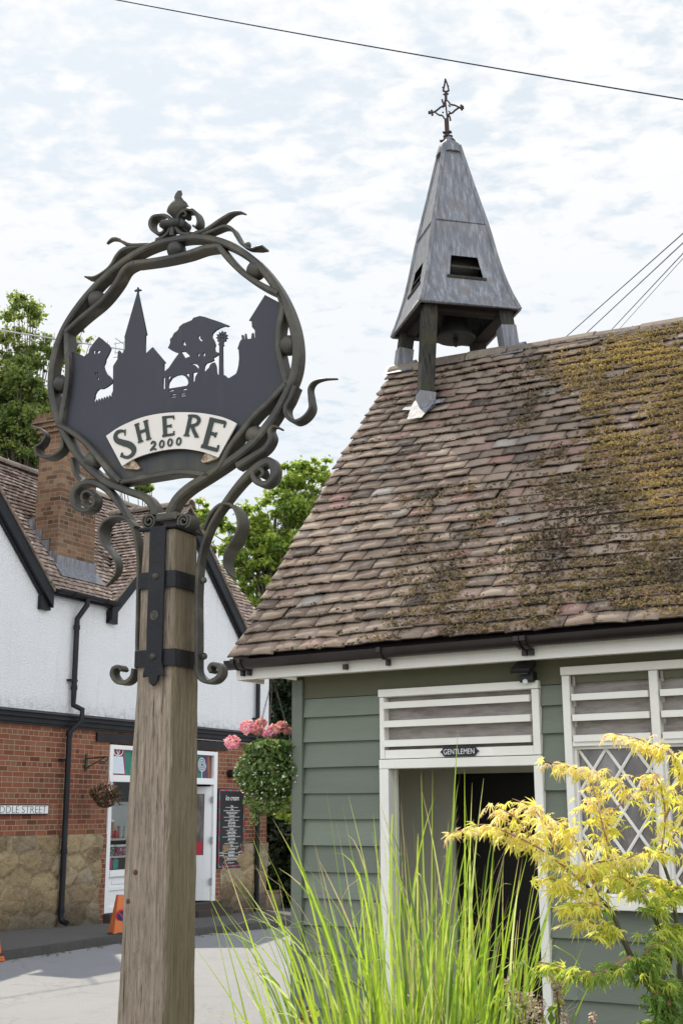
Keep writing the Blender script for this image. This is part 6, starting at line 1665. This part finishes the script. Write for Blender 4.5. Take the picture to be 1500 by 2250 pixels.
for (px_, py_, r_, mt, dY) in ((546, 1597, .056, pk_, -.05), (510, 1630, .056, pk_, -.08), (574, 1588, .034, pk2, 0), (568, 1606, .034, pk2, -.05), (602, 1603, .042, pk2, -.06), (619, 1595, .035, pk2, 0), (590, 1612, .034, pk_, -.08), (632, 1606, .026, pk2, 0)):
    c_ = CAB.loc(at_depth(px_, py_, 7.7 + dY)); r_ *= .88; P = leafcloud(170, c_, (r_ * 1.08, r_, r_ * .82), .021, int(px_), shell=.55, asp=.85)
    o = np_obj('flower_head', P, mt, hb_)
    mb = MB(); mb.tube(cr([c_ - (0, 0, r_ * .5), (c_ * .5 + (bc + (0, 0, .05)) * .5) + (0, 0, .04), bc + (0, 0, .05)], 4), .0035, 5); mb.build('stalk', leafmat('geranium_stalk', [(0, (.06, .10, .03)), (1, (.08, .12, .04))], .1) if 'gs' not in M else M['gs'], hb_, parent=None)

# ------------------------------------------------------------------ ornamental grass
g = np.random.default_rng(55)
gb = at_depth(935, 2000, 4.75); gf = Frame((gb[0], gb[1]), 0)
T = Thing('ornamental_grass', 'tall arching clump of bright green ornamental grass before the doorway', 'ornamental grass', gf, (0, 0, 0))
arc = [(432, 2085), (470, 2010), (455, 1960), (420, 1905), (488, 1870), (555, 1840), (545, 1795), (600, 1800), (640, 1830), (690, 1850), (716, 1732), (752, 1770), (765, 1748), (820, 1790), (835, 1760), (868, 1680), (905, 1790), (925, 1700), (950, 1690), (985, 1800), (1006, 1602), (1020, 1690), (1062, 1710), (1040, 1800), (1090, 1790), (1065, 1900), (1120, 1830), (1160, 1870), (1145, 1850), (1190, 1830), (1200, 1880), (1245, 1860), (1230, 1930), (1290, 2055), (1320, 2110), (1280, 2180)]
Vs = []; Fs = []; Rs = []; kk = 0
def blade(base, tip, w, droop, col, curl=0.0, n=12):
    global kk
    dead = g.uniform(.72, .97) if g.random() < .55 else 0
    d = tip - base; L = np.linalg.norm(d); hor = np.array([d[0], d[1], 0]); pts = []
    for i in range(n + 1):
        u = i / n; p = base + d * u; p = p + np.array([0, 0, 1]) * droop * L * math.sin(math.pi * u) * .9 - hor * droop * .9 * math.sin(math.pi * u) * .55
        if curl and u > .72: q = (u - .72) / .28; p = p + (hor / (np.linalg.norm(hor) + .01) * .18 * q - np.array([0, 0, .30]) * q * q) * curl
        pts.append(p)
    side0 = np.cross(d, g.normal(size=3) * .25 + np.array([.1, -1, .1])); side0 /= np.linalg.norm(side0); tw = g.normal(0, .9)
    for i, p in enumerate(pts):
        u = i / n; t_ = pts[min(i + 1, n)] - pts[max(i - 1, 0)]; t_ /= np.linalg.norm(t_)
        nn_ = np.cross(side0, t_); a = tw * u; s_ = side0 * math.cos(a) + nn_ * math.sin(a); up_ = np.cross(s_, t_)
        ww = w * (min(1, .55 + u * 1.6) * (1 - max(0, u - .45) / .55) ** .8 + .06) * .5
        Vs.extend([p - s_ * ww, p + up_ * ww * .35, p + s_ * ww])
    for i in range(n):
        b_ = kk + 3 * i; Fs.extend([(b_, b_ + 1, b_ + 4, b_ + 3), (b_ + 1, b_ + 2, b_ + 5, b_ + 4)]); Rs.extend([.05 * (i % 2) if (dead and i > n * dead) else np.clip(col + (i / n - .5) * .1, 0, 1)] * 2)
    kk += 3 * (n + 1)
def tipw(px, py, dY): return gf.loc(at_depth(px, py, 4.75 + dY))
for (x, y) in arc:
    b_ = np.array([(x - 935) * .0006 + g.normal(0, .05), g.normal(0, .12), 0.0]); blade(b_, tipw(x, y, g.normal(-.1, .25)), g.uniform(.008, .012), g.uniform(.04, .16), g.uniform(.3, .95))
for i in range(680):
    j = g.integers(0, len(arc) - 1); f_ = g.random(); x = arc[j][0] * (1 - f_) + arc[j + 1][0] * f_; y = arc[j][1] * (1 - f_) + arc[j + 1][1] * f_
    s_ = g.uniform(.42, .98) if g.random() < .68 else g.uniform(.25, .6)
    x = 935 + (x - 935) * s_ + g.normal(0, 14); y = 2620 + (y - 2620) * s_
    b_ = np.array([(x - 935) * .0007 + g.normal(0, .09), g.normal(0, .16), 0.0])
    dry = g.random() < .12
    blade(b_, tipw(x, y, g.normal(-.05, .3)), g.uniform(.005, .011) * (.6 if dry else 1), g.uniform(.03, .24), g.uniform(.0, .06) if dry else g.uniform(.12, 1), curl=(g.uniform(.2, 1.0) if g.random() < .3 else 0))
gm_ = leafmat('grass_blades', [(0, (.52, .42, .28)), (.08, (.47, .39, .21)), (.12, (.13, .24, .06)), (.3, (.25, .40, .065)), (.6, (.40, .55, .06)), (.85, (.50, .62, .09)), (1, (.68, .74, .40))], .5, .42, 1.12)
me = np_mesh('blades', np.array(Vs) - T.base, [np.array(Fs)], np.array(Rs), True); me.materials.append(gm_); link(me, 'blades', T.o)

# ------------------------------------------------------------------ japanese maple
def maple_leaf():
    """seven-lobed drooping leaf, unit length, stalk at the origin, tip along +x"""
    lobes = [(-118, .42), (-72, .72), (-36, .92), (0, 1.0), (36, .92), (72, .72), (118, .42)]; V = [(0, 0, 0)]
    pts = []
    for i, (a, l) in enumerate(lobes):
        q = R(a)
        for f_, da in ((.55, -7.5), (1.0, 0), (.55, 7.5)): pts.append((l * f_, q + R(da)))
        if i < 6: pts.append((.24, R((a + lobes[i + 1][0]) / 2)))
    for (r_, q) in pts: V.append((r_ * math.cos(q), r_ * math.sin(q), -.55 * r_ * r_ - .10 * abs(math.sin(q)) * r_))
    F = [(0, i, i + 1) for i in range(1, len(pts))]
    return np.array(V), np.array(F)
LV, LF = maple_leaf()
MY = 4.55
mbase = at_depth(1505, 2250, MY); mf = Frame((mbase[0], mbase[1]), 0)
T = Thing('japanese_maple', 'yellow and green japanese maple with pink shoots at the right edge', 'maple', mf, (0, 0, 0))
def m_(x, y, dY=0.0): return mf.loc(at_depth(x, y, MY + dY))
K = lambda x, y: (1080 + x / 3.5714, 1900 + y / 3.5714)
stem1 = [K(1460, 1240), K(1390, 1110), K(1270, 1000), K(1150, 830), K(1090, 720), K(1010, 540), K(930, 360), K(830, 250), K(690, 130)]
stem2 = [K(1090, 720), K(1250, 660), K(1330, 600), K(1310, 500), K(1240, 340), K(1190, 250), K(1110, 170), K(1070, 130)]
mb = MB(); P1 = [np.array([.06, 0, 0]), np.array([.03, 0, .45])] + [m_(*p) for p in stem1]; q = cr(P1, 5); mb.tube(q, list(np.linspace(.016, .006, len(q))), 8)
P2 = [m_(*stem1[2], 0), m_(1470, 2110, .1), m_(*stem2[2], .12)] + [m_(*p, .12) for p in stem2[3:]]; q = cr(P2, 5); mb.tube(q, list(np.linspace(.011, .005, len(q))), 8)
P3 = [np.array([.10, .05, .2]), m_(1500, 2200, .15), m_(1490, 2080, .2), m_(1475, 1960, .2), m_(1450, 1880, .2)]; q = cr(P3, 5); mb.tube(q, list(np.linspace(.013, .005, len(q))), 8)
mb.build('trunk', M['twig'], T, smooth=True)
tw = [  # (points, depth offset, yellow amount)
    ([K(690, 130), (1240, 1905), (1180, 1862), (1110, 1828), (1060, 1812), (1020, 1822), (985, 1832)], -.05, 1.0), ([(1180, 1862), (1150, 1815), (1120, 1788), (1090, 1772)], -.02, 1.0), ([(1240, 1905), (1215, 1850), (1190, 1800), (1160, 1770), (1125, 1755)], .02, 1.0),
    ([K(830, 250), (1300, 1930), (1270, 1860), (1245, 1820), (1215, 1795)], .0, .9), ([K(1070, 130), (1350, 1900), (1325, 1820), (1312, 1770), (1300, 1725)], .1, .95), ([(1350, 1905), (1330, 1860), (1335, 1800), (1380, 1740), (1330, 1705), (1270, 1690), (1230, 1680), (1195, 1672)], .14, 1.0),
    ([(1450, 1880), (1460, 1800), (1450, 1730), (1425, 1700), (1380, 1712)], .18, 1.0), ([(1460, 1800), (1490, 1720), (1480, 1665), (1440, 1640), (1395, 1622), (1350, 1612)], .2, 1.0), ([(1450, 1880), (1500, 1800), (1520, 1720), (1500, 1650)], .25, .95),
    ([K(930, 360), (1300, 1985), (1265, 1985), (1230, 1990)], -.05, .7), ([K(1010, 540), (1320, 2040), (1290, 2022), (1265, 2030)], -.08, .8), ([K(1090, 720), (1350, 2120), (1310, 2140), (1260, 2136), (1215, 2120), (1170, 2112)], -.1, .55), ([K(1190, 250), (1400, 1960), (1370, 1930), (1340, 1925)], .1, .6), ([K(1240, 340), (1440, 1990), (1470, 1960), (1500, 1940)], .1, .45),
    ([K(1330, 600), (1460, 2050), (1490, 2030), (1510, 2060)], .1, .5), ([K(1150, 830), (1420, 2140), (1450, 2160), (1480, 2150)], -.05, .45), ([K(1150, 830), (1410, 2110), (1430, 2080), (1470, 2070)], -.05, .3), ([K(1390, 1110), (1470, 2180), (1460, 2230), (1440, 2250)], -.05, .2), ([(1475, 1960), (1450, 1930), (1420, 1925)], .18, .55), ([(1490, 2080), (1520, 2100), (1540, 2160)], .1, .4), ([(1350, 1900), (1390, 1880), (1430, 1870), (1470, 1880)], .1, .7), ([K(1270, 1000), (1455, 2190), (1480, 2240), (1500, 2270)], -.08, .3),
    ([K(830, 250), (1270, 1960), (1230, 1935), (1190, 1930)], -.02, .85), ([K(690, 130), (1300, 1900), (1340, 1890), (1380, 1880)], -.04, .9)]
mb = MB(); LP = []; LA = []; LC = []; LS = []
g = np.random.default_rng(91)
for pts, dY, yel in tw:
    P = [m_(x, y, dY + g.normal(0, .03)) for x, y in pts]; q = cr(P, 5); mb.tube(q, list(np.linspace(.0045, .0016, len(q))), 5)
    L = np.array(q); n = max(26, int(len(q) * (3.1 if yel > .5 else 4.2)))
    for i in range(n):
        u = g.uniform(.12, 1) * (len(L) - 1); i0 = int(u); p = L[min(i0, len(L) - 1)]; sd = L[min(i0 + 1, len(L) - 1)] - L[max(i0 - 1, 0)]; sd /= (np.linalg.norm(sd) + 1e-9)
        off = g.normal(0, .032, 3); off[2] = abs(off[2]) * .3 - .012
        LP.append(p + off); az = math.atan2(sd[1], sd[0]) + g.normal(0, 1.0); LA.append((az, g.normal(.35, .4), g.normal(0, .45)))
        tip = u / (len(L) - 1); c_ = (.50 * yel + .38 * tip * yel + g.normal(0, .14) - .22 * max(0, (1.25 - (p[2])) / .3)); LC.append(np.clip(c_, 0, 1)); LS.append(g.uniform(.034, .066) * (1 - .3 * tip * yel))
mb.build('shoots', M['red_twig'], T)
N_ = len(LP); VV = np.zeros((N_, len(LV), 3))
for i in range(N_):
    az, pit, rol = LA[i]; m3 = np.array((Matrix.Rotation(az, 3, 'Z') @ Matrix.Rotation(pit, 3, 'Y') @ Matrix.Rotation(rol, 3, 'X'))); lv_ = LV.copy(); lv_[:, 2] *= g.uniform(.6, 1.5); lv_[:, 1] *= g.uniform(.7, 1.0); VV[i] = (lv_ * LS[i]) @ m3.T + LP[i]
FF = (LF[None] + (np.arange(N_) * len(LV))[:, None, None]).reshape(-1, 3); RR = np.repeat(np.array(LC), len(LF))
ml = leafmat('maple_leaves', [(0, (.24, .38, .10)), (.22, (.44, .55, .13)), (.40, (.76, .78, .17)), (.60, (.95, .86, .22)), (.8, (.97, .86, .46)), (1, (.95, .72, .56))], .58, .45, 1.1)
me = np_mesh('leaves', VV.reshape(-1, 3) - T.base, [FF], RR); me.materials.append(ml); link(me, 'leaves', T.o)

# ------------------------------------------------------------------ small flowering plants in the bed
def herb(px, pts, Y, label, cols, seed, leafc, name='flowering_herb', size=.011, cat='plant'):
    g = np.random.default_rng(seed); b_ = at_depth(px, 2200, Y); fr = Frame((b_[0], b_[1]), 0); T = Thing(name, label, cat, fr, (0, 0, 0))
    mb = MB(); parts = []; lp = []
    for (x, y, r_) in pts:
        c = fr.loc(at_depth(x, y, Y + g.normal(0, .05))); mb.tube(cr([np.array([g.normal(0, .04), g.normal(0, .04), 0]), np.array([c[0] * .5, c[1] * .5, c[2] * .55]), c - (0, 0, r_)], 4), .0025, 5)
        parts.append(leafcloud(int(70 * r_ / .03), c, (r_ * .8, r_ * .8, r_ * 1.1), size, int(seed * 100 + x), shell=.2, asp=.7))
        for k_ in range(8): lp.append(np.array([c[0], c[1], c[2]]) * (1 - .5 * g.random()) * np.array([1, 1, 1]) + g.normal(0, .02, 3))
    mb.build('stem', M['twig'], T); [np_obj('flower_spike', q_, cols, T) for q_ in parts]
    np_obj('leaves', leaves(np.array(lp), .04, g), leafc, T)
mat_hp = leafmat('pale_pink_florets', [(0, (.30, .17, .13)), (.5, (.55, .40, .33)), (1, (.72, .62, .55))], .25)
herb(1180, [(1118, 2165, .028), (1135, 2195, .03), (1160, 2200, .03), (1185, 2205, .025), (1170, 2225, .03), (1185, 2240, .025), (1150, 2240, .03)], 4.45, 'pale pink flowering herb at the foot of the right door jamb', mat_hp, 3, lm_b)
herb(1230, [(1222, 2160, .028), (1226, 2178, .028), (1228, 2196, .028), (1232, 2225, .026), (1238, 2242, .028), (1300, 2235, .02), (1218, 2145, .018)], 4.5, 'upright pale pink flower spikes right of the door jamb', mat_hp, 5, lm_b)
mat_or = leafmat('orange_flowers', [(0, (.35, .13, .03)), (1, (.70, .38, .08))], .3)
herb(672, [(660, 2200, .014), (664, 2215, .016), (682, 2228, .02), (675, 2240, .024), (668, 2252, .03), (690, 2236, .012)], 5.2, 'small orange flowered plant at the cabin corner', mat_or, 7, lm_b)
